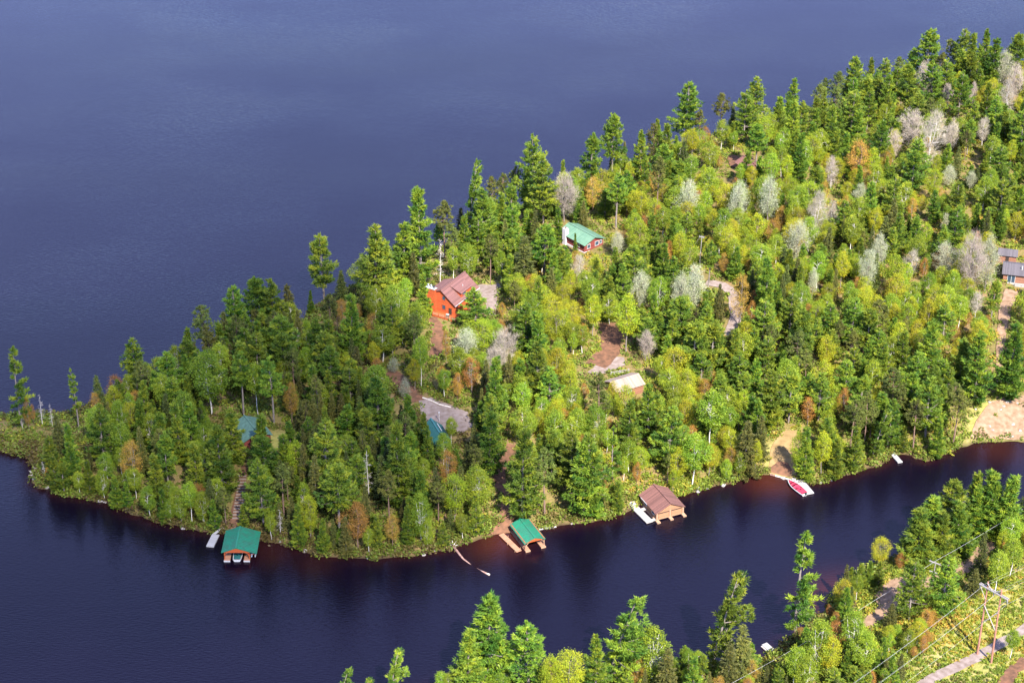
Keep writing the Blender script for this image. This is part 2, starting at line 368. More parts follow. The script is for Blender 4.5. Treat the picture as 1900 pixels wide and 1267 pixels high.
# ------------------------------------------------------------------ roads, paths and bare patches, draped on the ground
M['soil'] = surf('red_soil', (.155,.075,.043), (.075,.042,.026), .9, .95, .5, detail=8, spec=.1)
M['sand'] = surf('pale_sand', (.25,.160,.105), (.14,.088,.050), .7, .95, .5, detail=8, spec=.1)
M['gravel'] = surf('grey_gravel', (.215,.17,.15), (.135,.10,.08), .8, .95, .5, detail=8, spec=.1)
M['tan_sand'] = surf('yellow_sand', (.25,.165,.075), (.155,.105,.045), .5, .95, .5, detail=8, spec=.1)
patch_polys = []
def patch(name, pix, material, lift=.10, jit=.35, world_pts=None):
    W = px_poly(pix) if world_pts is None else np.array(world_pts)
    W = jitter_poly(W, jit, len(patch_polys)+50); patch_polys.append(W); lift += .014*len(patch_polys)
    x0, y0 = W.min(0); x1, y1 = W.max(0)
    gxs, gys = np.meshgrid(np.arange(x0, x1, 1.1), np.arange(y0, y1, 1.1))
    ok = inside(W, gxs, gys) & (dist_to(W, gxs, gys) > .5)
    pts = [Vector(p) for p in W]+[Vector(p) for p in np.stack([gxs[ok], gys[ok]], 1)]
    n = len(W)
    vo, _, fo, *_ = delaunay_2d_cdt(pts, [], [list(range(n))], 1, 1e-4)
    me = bpy.data.meshes.new(name)
    me.from_pydata([(v.x, v.y, max(terrain(v.x, v.y), 0)+lift) for v in vo], [], fo); me.materials.append(material); me.update()
    return obj(name, me, kind='structure')
def strip(name, pix, width, material, lift=.10):
    C = [on_ground(*p)[:2] for p in pix]; C = np.array(C)
    left, right = [], []
    for i in range(len(C)):
        d = C[min(i+1, len(C)-1)]-C[max(i-1, 0)]; d /= np.linalg.norm(d); nrm = np.array([-d[1], d[0]])
        w = width[i] if hasattr(width, '__len__') else width
        left.append(C[i]+nrm*w/2); right.append(C[i]-nrm*w/2)
    return patch(name, None, material, lift, .22, left+right[::-1])
patch('boat_landing', [(893,994),(930,962),(925,945),(928,905),(938,900),(950,930),(952,955),(968,985),(935,990)], M['soil'])
strip('foot_path', [(933,915),(926,890),(930,865),(945,840),(950,825)], 3.2, M['soil'])
strip('stair_path', [(437,988),(440,960),(442,930),(446,905),(452,880),(458,850)], [4.8,3.4,2.4,2.1,1.9,1.8], M['soil'])
patch('gravel_yard', [(776,742),(800,738),(832,750),(868,765),(880,790),(855,805),(830,800),(800,790),(782,775)], M['gravel'])
strip('driveway', [(775,745),(755,722),(735,700),(720,690)], 4.2, M['soil'])
patch('driveway', [(884,528),(925,526),(932,535),(922,556),(918,588),(905,585),(900,560),(880,548)], M['gravel'])
strip('foot_path', [(800,590),(812,612),(815,640),(805,665)], 3.4, M['soil'])
patch('parking_clearing', [(1090,692),(1110,674),(1138,662),(1158,664),(1160,678),(1138,688),(1112,698)], M['gravel'])
strip('soil_track', [(1105,680),(1130,655),(1135,625),(1130,600)], 6, M['soil'])
strip('gravel_road', [(1310,525),(1340,530),(1360,545),(1366,580),(1360,605),(1352,625)], 3.4, M['gravel'])
patch('sandy_clearing', [(1428,845),(1440,815),(1455,800),(1478,800),(1475,830),(1480,860),(1478,885),(1450,886),(1424,878)], M['tan_sand'])
patch('soil_beach', [(1430,868),(1445,857),(1462,860),(1470,875),(1466,886),(1445,882),(1428,877)], M['soil'], .16)
patch('bare_bank', [(1800,815),(1812,780),(1840,745),(1870,735),(1920,735),(1980,770),(1980,822),(1880,818),(1830,815)], M['sand'])
strip('soil_track', [(1850,740),(1853,700),(1855,660),(1858,620),(1865,570),(1880,540)], [3,2.2,2.0,2.6,3.4,4.5], M['sand'])
patch('sand_patch', [(1622,1107),(1644,1082),(1683,1069),(1684,1085),(1666,1104),(1673,1130),(1640,1137),(1625,1120)], M['sand'])
strip('soil_track', [(1605,1165),(1620,1150),(1640,1134),(1670,1115),(1690,1098),(1715,1085),(1747,1074),(1785,1059),(1810,1040),(1840,1005)], 3.6, M['sand'], .16)
strip('gravel_road', [(1670,1300),(1724,1264),(1768,1242),(1810,1222),(1860,1193),(1905,1167),(1960,1130)], 3.0, M['gravel'], .14)
strip('soil_track', [(1860,1275),(1880,1245),(1905,1225)], 3, M['soil'])
patch('rocky_clearing', [(1350,292),(1362,288),(1372,300),(1368,314),(1354,310)], M['soil'])
patch('soil_clearing', [(1000,440),(1030,420),(1035,445),(1010,465)], M['sand'])

# ------------------------------------------------------------------ tree shapes, all 20 m tall, scaled when planted
def unit(v): return v/np.maximum(np.linalg.norm(v, axis=-1, keepdims=True), 1e-9)
def blades(C, D, ln, wd, r):
    """thin triangles rooted at C pointing along D"""
    n = len(C); D = unit(D); side = unit(np.cross(D, unit(r.normal(size=(n, 3)))))
    ln = np.broadcast_to(np.asarray(ln, float), n)[:, None]; wd = np.broadcast_to(np.asarray(wd, float), n)[:, None]
    V = np.empty((n, 3, 3)); V[:, 0] = C-side*wd; V[:, 1] = C+side*wd; V[:, 2] = C+D*ln
    return V
def leaves(C, size, r, up=.5):
    """small kite-shaped leaves (quads) centred at C"""
    n = len(C); nr = unit(r.normal(size=(n, 3))+np.array([0, 0, up])); a = unit(np.cross(nr, r.normal(size=(n, 3)))); b = np.cross(nr, a)
    s = (size*r.uniform(.65, 1.35, n))[:, None]
    V = np.empty((n, 4, 3)); V[:, 0] = C-a*s; V[:, 1] = C-b*s*.62; V[:, 2] = C+a*s; V[:, 3] = C+b*s*.62
    return V
def crown_mesh(name, V, tone, material, wood, bark):
    """leaf faces plus the branches that carry them (second material)"""
    k = V.shape[1]; n = len(V); F1 = np.arange(n*k).reshape(n, k); P1 = V.reshape(-1, 3); tn = np.repeat(tone, k)
    if wood.br.v:
        WV = np.array(wood.br.v); WF = np.array(wood.br.f)+len(P1)
        if k == 3: WF = np.concatenate([WF[:, [0, 1, 2]], WF[:, [0, 2, 3]]])
        me = mesh_np(name, np.concatenate([P1, WV]), np.concatenate([F1, WF]), material, np.concatenate([tn, np.full(len(WV), .5)]))
        me.materials.append(M[bark]); mi = np.zeros(len(F1)+len(WF), np.int32); mi[len(F1):] = 1; me.polygons.foreach_set('material_index', mi); return me
    return mesh_np(name, P1, F1, material, tn)
class Wood:
    def __init__(s): s.b = MB(); s.br = MB()
    def limb(s, pts, r0, r1, sides=5):
        n = len(pts); (s.b if n > 9 else s.br).tube(pts, [r0+(r1-r0)*i/(n-1) for i in range(n)], sides, cap=False)
    def mesh(s, name, material): return s.b.mesh(name, material, smooth=True)
def trunk_line(r, H, bend, n=7, lean=(0, 0)):
    ph = r.uniform(0, 6.28)
    return lambda z: np.array([bend*math.sin(z/H*2.6+ph)*(z/H)+lean[0]*(z/H)**1.3, bend*math.cos(z/H*2.1+ph)*(z/H)+lean[1]*(z/H)**1.3, z])

def pine(seed, Rmax=4.4, base=.22, gap=1.25, cone=.0, wind=0.0, dens=1.0, bend=.35, lean=(0, 0), sparse=.12, upsw=.25):
    r = np.random.default_rng(seed); H = 20.0; T = trunk_line(r, H, bend, lean=lean); w = Wood()
    w.limb([T(z) for z in np.linspace(-.5, H-.5, 18)], .30, .04, 7)
    Cs, Ds, Ls, Ts = [], [], [], []
    z = H*base
    while z < H-.7:
        t = (z-H*base)/(H-H*base)
        prof = (1-t)**(.70+cone)*(.62+.38*min(1, t/.18)) if cone >= 0 else (1-t)**.5
        nb = r.integers(4, 7) if t < .85 else r.integers(3, 5); a0 = r.uniform(0, 6.28)
        for k in range(nb):
            if r.random() < sparse: continue
            a = a0+k*6.283/nb+r.normal(0, .25)
            Lb = max(.8, Rmax*prof*r.uniform(.62, 1.18))
            if wind: Lb *= 1+wind*math.cos(a)
            if Lb < .5: continue
            d = np.array([math.cos(a), math.sin(a), 0]); pz = z+r.normal(0, .25); p0 = T(min(pz, H-.6))
            rise = (upsw+.55*t)*r.uniform(.6, 1.3)
            def bp(u): return p0+d*Lb*u+np.array([0, 0, Lb*(rise*u*u*.9+(.10-.22*(1-t))*u)])
            w.limb([bp(u) for u in (0, .5, .95)], .05+.012*Lb, .015, 3)
            side = np.array([-d[1], d[0], 0]); nt = max(7, int(Lb*6.2*dens)); tone = np.clip(r.normal(.5, .24), 0, 1)
            for j in range(nt):
                u = r.uniform(.20, 1.03) if t < .9 else r.uniform(.1, 1)
                sp = Lb*.34*(1.05-abs(u-.62))*r.uniform(-1, 1)
                c = bp(u)+side*sp+np.array([0, 0, r.normal(0, .10)+.06*abs(sp)])
                m = 9
                dirs = d*.75+side*sp/Lb*1.6+np.array([0, 0, .55])+r.normal(0, .55, (m, 3))
                Cs.append(c+r.normal(0, .12, (m, 3))); Ds.append(dirs); Ls.append(r.uniform(.45, .80, m)); Ts.append(np.clip(tone+r.normal(0, .16)+np.zeros(m), 0, 1))
        z += gap*1.02*r.uniform(.75, 1.25)*(1-.35*t)
    for j in range(10):
        c = T(H-.9+.09*j); m = 8
        Cs.append(c+r.normal(0, .1, (m, 3))); Ds.append(r.normal(0, .5, (m, 3))+np.array([0, 0, .9])); Ls.append(r.uniform(.4, .7, m)); Ts.append(np.full(m, .6))
    C = np.concatenate(Cs); V = blades(C, np.concatenate(Ds), np.concatenate(Ls), .105, r)
    return w.mesh('trunk', M['bark_grey']), crown_mesh('crown', V, np.concatenate(Ts), M['pine'], w, 'bark_grey')

def red_pine(seed, base=.45, Rmax=3.4):
    r = np.random.default_rng(seed); H = 20.0; T = trunk_line(r, H, .5); w = Wood()
    w.limb([T(z) for z in np.linspace(-.5, H-.8, 18)], .27, .05, 7)
    Cs, Ds, Ls, Ts = [], [], [], []
    for q in range(5):                                    # a few dead stubs on the bare stem
        z = r.uniform(.18, base)*H; a = r.uniform(0, 6.28); w.limb([T(z), T(z)+np.array([math.cos(a)*1.6, math.sin(a)*1.6, -.2])], .035, .012, 3)
    for q in range(62):
        t = r.uniform(0, 1)**.8; z = H*base+t*(H-1-H*base); a = r.uniform(0, 6.28)
        Lb = Rmax*math.sqrt(max(.08, 1-(2*t-.75)**2*.62))*r.uniform(.55, 1.12)*(1-.45*t*t)
        d = np.array([math.cos(a), math.sin(a), 0]); p0 = T(z)
        def bp(u): return p0+d*Lb*u+np.array([0, 0, Lb*.38*u*u])
        w.limb([bp(u) for u in (0, .5, .95)], .06, .018, 3)
        tone = np.clip(r.normal(.5, .2), 0, 1)
        for j in range(max(3, int(Lb*2.6))):
            u = r.uniform(.42, 1.05); c = bp(u)+r.normal(0, .32, 3)*Lb/3; m = 14
            dirs = r.normal(0, .7, (m, 3))+np.array([0, 0, .45])
            Cs.append(np.repeat(c[None], m, 0)+r.normal(0, .1, (m, 3))); Ds.append(dirs); Ls.append(r.uniform(.40, .68, m)); Ts.append(np.full(m, np.clip(tone+r.normal(0, .15), 0, 1)))
    V = blades(np.concatenate(Cs), np.concatenate(Ds), np.concatenate(Ls), .085, r)
    return w.mesh('trunk', M['bark_brown']), crown_mesh('crown', V, np.concatenate(Ts), M['red_pine'], w, 'bark_brown')

def spruce(seed, Rmax=2.9, base=.07, drop=.28):
    r = np.random.default_rng(seed); H = 20.0; T = trunk_line(r, H, .12); w = Wood()
    w.limb([T(z) for z in np.linspace(-.5, H-.4, 12)], .26, .02, 6)
    Cs, Ds, Ls, Ts = [], [], [], []
    z = H*base
    while z < H-.3:
        t = (z-H*base)/(H-H*base); nb = 7 if t < .8 else 5; a0 = r.uniform(0, 6.28)
        for k in range(nb):
            if r.random() < .1: continue
            a = a0+k*6.283/nb+r.normal(0, .2); Lb = (Rmax*(1-t)**.85+.18)*r.uniform(.65, 1.2); d = np.array([math.cos(a), math.sin(a), 0]); p0 = T(z+r.normal(0, .12))
            def bp(u): return p0+d*Lb*u+np.array([0, 0, Lb*(-drop*u+.22*u*u*u)])
            side = np.array([-d[1], d[0], 0]); tone = np.clip(r.normal(.5, .2), 0, 1)
            for j in range(max(3, int(Lb*4.2))):
                u = r.uniform(.15, 1.02); sp = Lb*.26*(1.1-u)*r.uniform(-1, 1)*1.4; c = bp(u)+side*sp; m = 7
                dirs = d*.9+side*sp*1.4/Lb+r.normal(0, .42, (m, 3))+np.array([0, 0, -.12])
                Cs.append(c+r.normal(0, .09, (m, 3))); Ds.append(dirs); Ls.append(r.uniform(.35, .65, m)); Ts.append(np.full(m, np.clip(tone+r.normal(0, .15), 0, 1)))
        z += .62*(1-.3*t)*r.uniform(.8, 1.2)
    c = T(H-.5); m = 14; Cs.append(np.repeat(c[None], m, 0)); Ds.append(r.normal(0, .25, (m, 3))+np.array([0, 0, 1])); Ls.append(r.uniform(.4, .9, m)); Ts.append(np.full(m, .5))
    V = blades(np.concatenate(Cs), np.concatenate(Ds), np.concatenate(Ls), .085, r)
    return w.mesh('trunk', M['bark_grey']), crown_mesh('crown', V, np.concatenate(Ts), M['spruce'], w, 'bark_grey')

def broadleaf(seed, base=.34, Rx=4.2, clumps=150, per=46, size=.20, spread=.62, stems=1, twigs=0, tw_len=1.2, tw_w=.022, bark='bark_white', material='birch', top=.97, lean=(0, 0), shell=.55, r0=.24):
    """limbs forking out to a rough ovoid crown; leaf clumps and (or) bare twigs at the ends"""
    r = np.random.default_rng(seed); H = 20.0; w = Wood()
    zc = H*(base+top)/2; hz = H*(top-base)/2
    ends = []
    lobes = [(r.uniform(0, 6.28), r.uniform(-.6, .8), r.uniform(.18, .42)) for _ in range(7)]
    while len(ends) < clumps:
        v = r.normal(size=3); v /= np.linalg.norm(v); q = r.uniform(shell, 1)**.6
        k = 1-.18+sum(am*max(0, 1-(((math.atan2(v[1], v[0])-a+3.14159) % 6.28319-3.14159)**2+(v[2]-b)**2*2)/.55) for a, b, am in lobes)
        rx = Rx*(1-.28*max(0, v[2])-.10*max(0, -v[2]))
        e = np.array([v[0]*rx*q*k, v[1]*rx*q*k, zc+v[2]*hz*q*min(1.08, .9+.2*k)])
        e[:2] += np.array(lean)*(e[2]/H)
        if e[2] < H*top+.4: ends.append(e)
    ends = np.array(ends)
    stemsP = []
    for s_ in range(stems):
        off = np.array([r.normal(0, .04), r.normal(0, .04)])*(stems > 1)
        sp = (np.array([r.normal(0, Rx*.28), r.normal(0, Rx*.28)]) if stems > 1 else r.normal(0, .35, 2))+np.array(lean)*.85
        ph = r.uniform(0, 6.28)
        line = lambda z, off=off, sp=sp, ph=ph: np.array([off[0]+sp[0]*(z/H)**1.15+.18*math.sin(z*.5+ph), off[1]+sp[1]*(z/H)**1.15+.18*math.cos(z*.45+ph), z])
        w.limb([line(z) for z in np.linspace(-.5, H*(top-.12), 18 if s_ == 0 else 9)], r0/(stems**.4), .03, 6); stemsP.append(line)
    hubs = []
    for h in range(18):
        ln = stemsP[h % stems]; e = ends[r.integers(len(ends))]; z0 = max(H*base*.92, min(H*(top-.2), e[2]-np.hypot(e[0], e[1])*r.uniform(.6, 1.1)))
        p0 = ln(z0); hub = p0+(e-p0)*.6; w.limb([p0, p0+(hub-p0)*.5+np.array([0, 0, .25]), hub], .085, .04, 4); hubs.append(hub)
    hubs = np.array(hubs)
    for e in ends[::2 if not twigs else 1]:
        h = hubs[np.argmin(((hubs-e)**2).sum(1))]; w.limb([h, (h+e)/2+np.array([0, 0, -.1]), e], .032, .012, 3)
    parts = []; tones = []
    if per:
        base_t = np.clip(r.normal(.5, .22, len(ends)), 0, 1)
        C = np.repeat(ends, per, 0)+r.normal(0, 1, (len(ends)*per, 3))*np.array([spread, spread, spread*.62])
        parts.append(leaves(C, size, r)); tones.append(np.clip(np.repeat(base_t, per)+r.normal(0, .10, len(C)), 0, 1))
    if twigs:
        ei = r.integers(len(ends), size=twigs); C = ends[ei]+r.normal(0, .45, (twigs, 3)); ax = np.array([0, 0, zc-hz*.5])
        D = unit(C-ax)*.8+r.normal(0, .45, (twigs, 3))+np.array([0, 0, .45])
        B3 = blades(C, D, r.uniform(.5, 1.3, twigs)*tw_len, tw_w, r)
        parts.append(np.concatenate([B3, B3[:, 2:3]], 1)); tones.append(np.clip(r.normal(.5, .25, twigs), 0, 1))
    V = np.concatenate(parts)
    return w.mesh('trunk', M[bark]), crown_mesh('crown', V, np.concatenate(tones), M[material], w, bark)

def snag(seed, live=0.0):
    r = np.random.default_rng(seed); H = 20.0; T = trunk_line(r, H, .5); w = Wood(); w.limb([T(z) for z in np.linspace(-.5, H, 18)], .24, .03, 6)
    C, D, Ln = [], [], []
    for k in range(46):
        t = r.uniform(.18, .97); a = r.uniform(0, 6.28); Lb = 2.9*(1-t)**.6*r.uniform(.4, 1.1)+.4; d = np.array([math.cos(a), math.sin(a), r.uniform(-.15, .35)])
        p = T(t*H); w.limb([p, p+d*Lb*.5, p+d*Lb+np.array([0, 0, .15*Lb])], .045, .012, 3)
        for j in range(9):
            C.append(p+d*Lb*r.uniform(.3, 1)); D.append(d+r.normal(0, .7, 3)); Ln.append(r.uniform(.35, 1.0))
    V = blades(np.array(C), np.array(D), np.array(Ln), .03, r)
    return w.mesh('trunk', M['bark_dead']), crown_mesh('crown', V, np.clip(r.normal(.5, .25, len(V)), 0, 1), M['dead'], w, 'bark_dead')

SHAPES = {
 'P': [pine(1), pine(2, 4.8, .15, 1.15), pine(3, 4.0, .30, 1.0, sparse=.2), pine(4, 4.5, .10, 1.0, .15, dens=1.1), pine(5, 5.0, .2, 1.25, sparse=.18), pine(6, 3.7, .12, .95, .2), pine(7, 4.3, .42, 1.0)],
 'C': [pine(11, 4.2, .04, .95, .35, sparse=.06, dens=1.15), pine(12, 3.8, .04, .9, .42, sparse=.06, dens=1.1), pine(13, 4.6, .05, 1.0, .30, sparse=.08)],          # young, full to the ground
 'T': [pine(14, 3.6, .55, .95, .1, sparse=.1), pine(15, 4.0, .5, 1.0, .05)],                                                                                # tall bare stem
 'K': [pine(21, 3.9, .16, 1.3, .15, wind=.55, sparse=.3, lean=(3.0, .2), dens=1.3), pine(22, 3.6, .14, 1.35, .05, wind=.6, sparse=.32, lean=(3.8, .1), dens=1.3)],       # wind-flagged
 'N': [pine(23, 2.5, .12, 1.25, -.35, wind=.45, sparse=.42, bend=.5, dens=1.35, upsw=.1)],
 'H': [pine(24, 2.2, .38, 1.2, .0, wind=.2, sparse=.5, bend=.5, dens=.8)],                          # thin and ragged
 'R': [red_pine(31), red_pine(32, .35, 3.8), red_pine(33, .5, 3.0)],
 'S': [spruce(41), spruce(42, 2.4), spruce(43, 3.3, .05, .22)],
 'B': [broadleaf(51), broadleaf(52, .28, 4.6, 170), broadleaf(53, .42, 3.6, 130, stems=2), broadleaf(54, .22, 4.9, 180, stems=2), broadleaf(55, .36, 3.2, 110), broadleaf(56, .18, 4.0, 150, stems=3)],
 'Y': [broadleaf(61, .30, 4.3, 140, 36, .19, .66, bark='bark_brown', material='maple', twigs=500), broadleaf(62, .24, 4.8, 160, 34, .19, .68, stems=2, bark='bark_grey', material='maple', twigs=500), broadleaf(63, .34, 3.6, 120, 36, .19, .62, bark='bark_grey', material='maple', twigs=400)],
 'O': [broadleaf(71, .25, 3.6, 130, 22, .15, .6, bark='bark_brown', material='rust', twigs=1500), broadleaf(72, .2, 3.1, 110, 24, .15, .58, stems=2, bark='bark_grey', material='rust', twigs=1500)],
 'W': [broadleaf(81, .24, 3.9, 190, 15, .14, .80, bark='bark_grey', material='aspen', twigs=2600, tw_w=.022, tw_len=1.5, shell=.25), broadleaf(82, .16, 4.1, 200, 15, .14, .78, stems=3, bark='bark_grey', material='aspen', twigs=2600, tw_w=.022, tw_len=1.5, shell=.25), broadleaf(83, .30, 3.0, 160, 15, .14, .74, bark='bark_grey', material='aspen', twigs=2200, tw_w=.022, tw_len=1.4, shell=.25), broadleaf(84, .22, 3.4, 170, 14, .14, .85, stems=2, bark='bark_grey', material='aspen', twigs=2400, tw_w=.022, tw_len=1.5, shell=.2, lean=(1.5, 0))],
 'G': [broadleaf(91, .20, 4.1, 170, 4, .10, .8, bark='bark_grey', material='grey', twigs=3600, tw_w=.022, tw_len=1.7, shell=.25), broadleaf(92, .14, 3.8, 160, 4, .10, .8, stems=3, bark='bark_dead', material='grey', twigs=3600, tw_w=.022, tw_len=1.7, shell=.25), broadleaf(93, .28, 3.2, 130, 4, .10, .8, bark='bark_dead', material='grey', twigs=3000, tw_w=.022, tw_len=1.6, shell=.25), broadleaf(94, .18, 3.6, 150, 4, .10, .8, stems=2, bark='bark_dead', material='grey', twigs=3300, tw_w=.022, tw_len=1.7, shell=.2, lean=(-1.4, .5))],
 'D': [snag(101), snag(102)],
}
NAMES = {'P': 'white_pine', 'C': 'young_pine', 'T': 'white_pine', 'K': 'white_pine', 'N': 'white_pine', 'H': 'white_pine', 'R': 'red_pine', 'S': 'spruce_tree', 'B': 'birch_tree', 'Y': 'maple_tree',
         'O': 'budding_tree', 'W': 'aspen_tree', 'G': 'bare_tree', 'D': 'dead_tree'}
CATS = {'P': 'pine tree', 'C': 'pine tree', 'T': 'pine tree', 'K': 'pine tree', 'N': 'pine tree', 'H': 'pine tree', 'R': 'pine tree', 'S': 'spruce tree', 'B': 'leafy tree', 'Y': 'maple tree', 'O': 'tree', 'W': 'aspen tree', 'G': 'bare tree', 'D': 'dead tree'}
LOOK = {'P': 'green layered pine', 'C': 'full conical young pine', 'T': 'pine with a long bare trunk', 'K': 'wind-swept pine', 'N': 'thin ragged pine', 'H': 'half-dead thin pine', 'R': 'olive round-topped pine', 'S': 'dark narrow spruce',
        'B': 'fresh green leafy tree', 'Y': 'yellow-green leafing tree', 'O': 'rusty orange budding tree', 'W': 'pale silver-green aspen', 'G': 'bare grey-twigged tree', 'D': 'bleached dead tree'}
HALFW = {'P': 4.4, 'C': 4.0, 'T': 3.8, 'K': 3.8, 'N': 2.4, 'H': 2.2, 'R': 3.3, 'S': 2.8, 'B': 4.3, 'Y': 4.4, 'O': 3.5, 'W': 4.3, 'G': 4.3, 'D': 2.2}
WIDE = {'H': 1.0, 'P': 1.3, 'C': 1.25, 'T': 1.15, 'K': 1.1, 'N': 1.0, 'R': 1.05, 'S': 1.1, 'B': 1.02, 'Y': 1.02, 'O': 1.15, 'W': 1.1, 'G': 1.1, 'D': 1.0}
trees = []                                            # dicts: kind, base (world), height, object
def plant(kind, base, height, width=1.0, rot=None):
    tr_, cr_ = SHAPES[kind][int(rng.integers(len(SHAPES[kind])))]
    s = height/20.0; wv = s*width*WIDE[kind]
    rz = rng.uniform(0, 6.28) if kind not in 'KNH' else rng.normal(0, .35)
    if rot is not None: rz = rot
    root = thing(NAMES[kind], '', CATS[kind], (base[0], base[1], base[2]-.15), rz, scale=(wv, wv, s))
    obj('trunk', tr_, root); obj('crown', cr_, root)
    trees.append(dict(k=kind, p=np.array(base), h=height, r=HALFW[kind]*wv, o=root))
    return root
def plant_px(x, ytop, hpx, kind, width=1.0):
    f = (YV-(ytop+hpx))/(YV-ytop); bx = 950+(x-950)*f; by = ytop+hpx
    b = on_ground(bx, by)
    if not is_land(b[0], b[1]):                        # step back to the nearest land
        for k in range(1, 40):
            for sgn in (1, -1):
                c = b+np.array([0, sgn*k*.7, 0])
                if is_land(c[0], c[1]): b = np.array([c[0], c[1], terrain(c[0], c[1])]); break
            else: continue
            break
    d = ray(x, ytop); z = CAM_H+b[1]/d[1]*d[2]; h = z-b[2]
    plant(kind, b, float(np.clip(h, 3, 34)), width)

# ------------------------------------------------------------------ buildings, docks, boats, poles
def striped(name, col, gap, pitch, axis='X', rough=.7, noise=.25, bump=.6, spec=.35, metallic=0.0):
    """boards or shingle courses: fine joints every PITCH metres with weathered variation"""
    m, N, L, B = mat(name); t = N.new('ShaderNodeTexCoord'); sx = N.new('ShaderNodeSeparateXYZ'); L.new(t.outputs['Object'], sx.inputs[0])
    d = N.new('ShaderNodeMath'); d.operation = 'DIVIDE'; d.inputs[1].default_value = pitch; L.new(sx.outputs[axis], d.inputs[0])
    fr = N.new('ShaderNodeMath'); fr.operation = 'FRACT'; L.new(d.outputs[0], fr.inputs[0])
    fl = N.new('ShaderNodeMath'); fl.operation = 'FLOOR'; L.new(d.outputs[0], fl.inputs[0])
    wn_ = N.new('ShaderNodeTexWhiteNoise'); wn_.noise_dimensions = '1D'; L.new(fl.outputs[0], wn_.inputs['W'])
    n = N.new('ShaderNodeTexNoise'); n.inputs['Scale'].default_value = 3.5; n.inputs['Detail'].default_value = 6; L.new(t.outputs['Object'], n.inputs['Vector'])
    a = N.new('ShaderNodeMath'); a.operation = 'ADD'; L.new(wn_.outputs['Value'], a.inputs[0]); L.new(n.outputs['Fac'], a.inputs[1])
    mr = N.new('ShaderNodeMapRange'); mr.inputs['From Min'].default_value = .3; mr.inputs['From Max'].default_value = 1.7; mr.inputs['To Min'].default_value = 1-noise; mr.inputs['To Max'].default_value = 1+noise
    L.new(a.outputs[0], mr.inputs['Value'])
    cmp_ = N.new('ShaderNodeMath'); cmp_.operation = 'LESS_THAN'; cmp_.inputs[1].default_value = gap; L.new(fr.outputs[0], cmp_.inputs[0])
    hs = N.new('ShaderNodeHueSaturation'); hs.inputs['Color'].default_value = (*col, 1); L.new(mr.outputs[0], hs.inputs['Value'])
    mx_ = N.new('ShaderNodeMixRGB'); mx_.inputs['Color2'].default_value = (*[c*.4 for c in col], 1); L.new(cmp_.outputs[0], mx_.inputs['Fac']); L.new(hs.outputs['Color'], mx_.inputs['Color1'])
    L.new(mx_.outputs['Color'], B.inputs['Base Color']); B.inputs['Roughness'].default_value = rough; B.inputs['Specular IOR Level'].default_value = spec; B.inputs['Metallic'].default_value = metallic
    b = N.new('ShaderNodeBump'); b.inputs['Strength'].default_value = bump; b.inputs['Distance'].default_value = .03; b.invert = True
    L.new(cmp_.outputs[0], b.inputs['Height']); L.new(b.outputs['Normal'], B.inputs['Normal'])
    return m
M['green_metal'] = surf('green_sheet_metal', (.009,.140,.080), (.022,.098,.062), .8, .5, 0, spec=.5)
M['pale_green_metal'] = surf('faded_green_metal', (.105,.185,.120), (.075,.150,.098), .8, .5, 0)
M['teal_metal'] = surf('teal_metal', (.030,.120,.115), (.020,.090,.090), 1.2, .5)
M['moss_green'] = surf('dull_green_roof', (.070,.140,.105), (.045,.095,.070), 1.2, .8)
M['brown_shingle'] = striped('brown_shingles', (.125,.056,.045), .10, .30, 'Y', .95, .35)
M['plum_shingle'] = striped('plum_brown_shingles', (.125,.058,.051), .10, .32, 'X', .95, .3)
M['grey_shingle'] = striped('grey_shingles', (.075,.066,.072), .10, .32, 'X', .95, .25)
M['tan_shingle'] = striped('tan_shingles', (.22,.165,.13), .10, .32, 'X', .95, .25)
M['orange_log'] = striped('orange_stained_logs', (.335,.066,.020), .10, .36, 'Z', .6, .18)
M['orange_wood'] = surf('orange_stained_wood', (.33,.070,.018), (.25,.048,.013), 4, .6)
M['new_deck'] = striped('new_deck_boards', (.29,.14,.082), .10, .28, 'Y', .75, .22)
M['shade_post'] = surf('shaded_brown_post', (.14,.075,.05), None, 4, .8)  # shade on the left-hand posts put into a darker brown
M['cedar'] = striped('tan_cedar_siding', (.27,.135,.07), .08, .22, 'Z', .75, .15)
M['cedar_trim'] = surf('tan_trim', (.31,.185,.115), (.25,.147,.087), 4, .7)
M['grey_deck'] = striped('weathered_deck_boards', (.28,.255,.23), .10, .28, 'Y', .9, .22)
M['white_deck'] = striped('white_deck_boards', (.25,.24,.235), .08, .45, 'Y', .8, .14)
M['red_log'] = striped('dark_red_logs', (.150,.030,.026), .10, .32, 'Z', .75, .3)
M['brown_wall'] = striped('brown_siding', (.200,.090,.055), .10, .25, 'Z', .8, .25)
M['white_paint'] = surf('white_paint', (.40,.39,.38), (.33,.32,.31), 3, .6)
M['white_stone'] = surf('whitewashed_stone', (.50,.47,.47), (.36,.33,.34), 5, .9, .4)
M['glass'] = surf('window_glass', (.030,.055,.085), (.022,.040,.060), 1, .12, 0, spec=.8)
M['dark'] = surf('dark_gap', (.030,.018,.013), None, 4, .9)
M['black'] = surf('black_metal', (.02,.02,.022), None, 4, .5)
M['metal_cap'] = surf('grey_metal_cap', (.32,.34,.32), None, 3, .5)
M['red_canvas'] = surf('red_canvas_cover', (.36,.018,.046), (.28,.013,.035), 3, .8, .3)
M['white_hull'] = surf('white_gelcoat', (.45,.45,.45), (.40,.40,.40), 2, .3)
M['teal_canvas'] = surf('dark_teal_canvas', (.010,.085,.080), (.007,.060,.058), 3, .8)
M['blue_plastic'] = surf('pale_blue_plastic', (.40,.52,.68), None, 3, .4)
M['pole_wood'] = surf('creosoted_pole', (.300,.135,.090), (.190,.085,.055), 5, .85, .2, (1, 1, .15))
M['pale_wood'] = surf('weathered_grey_timber', (.27,.245,.225), (.19,.17,.155), 5, .85, .2, (.2, 1, 1))
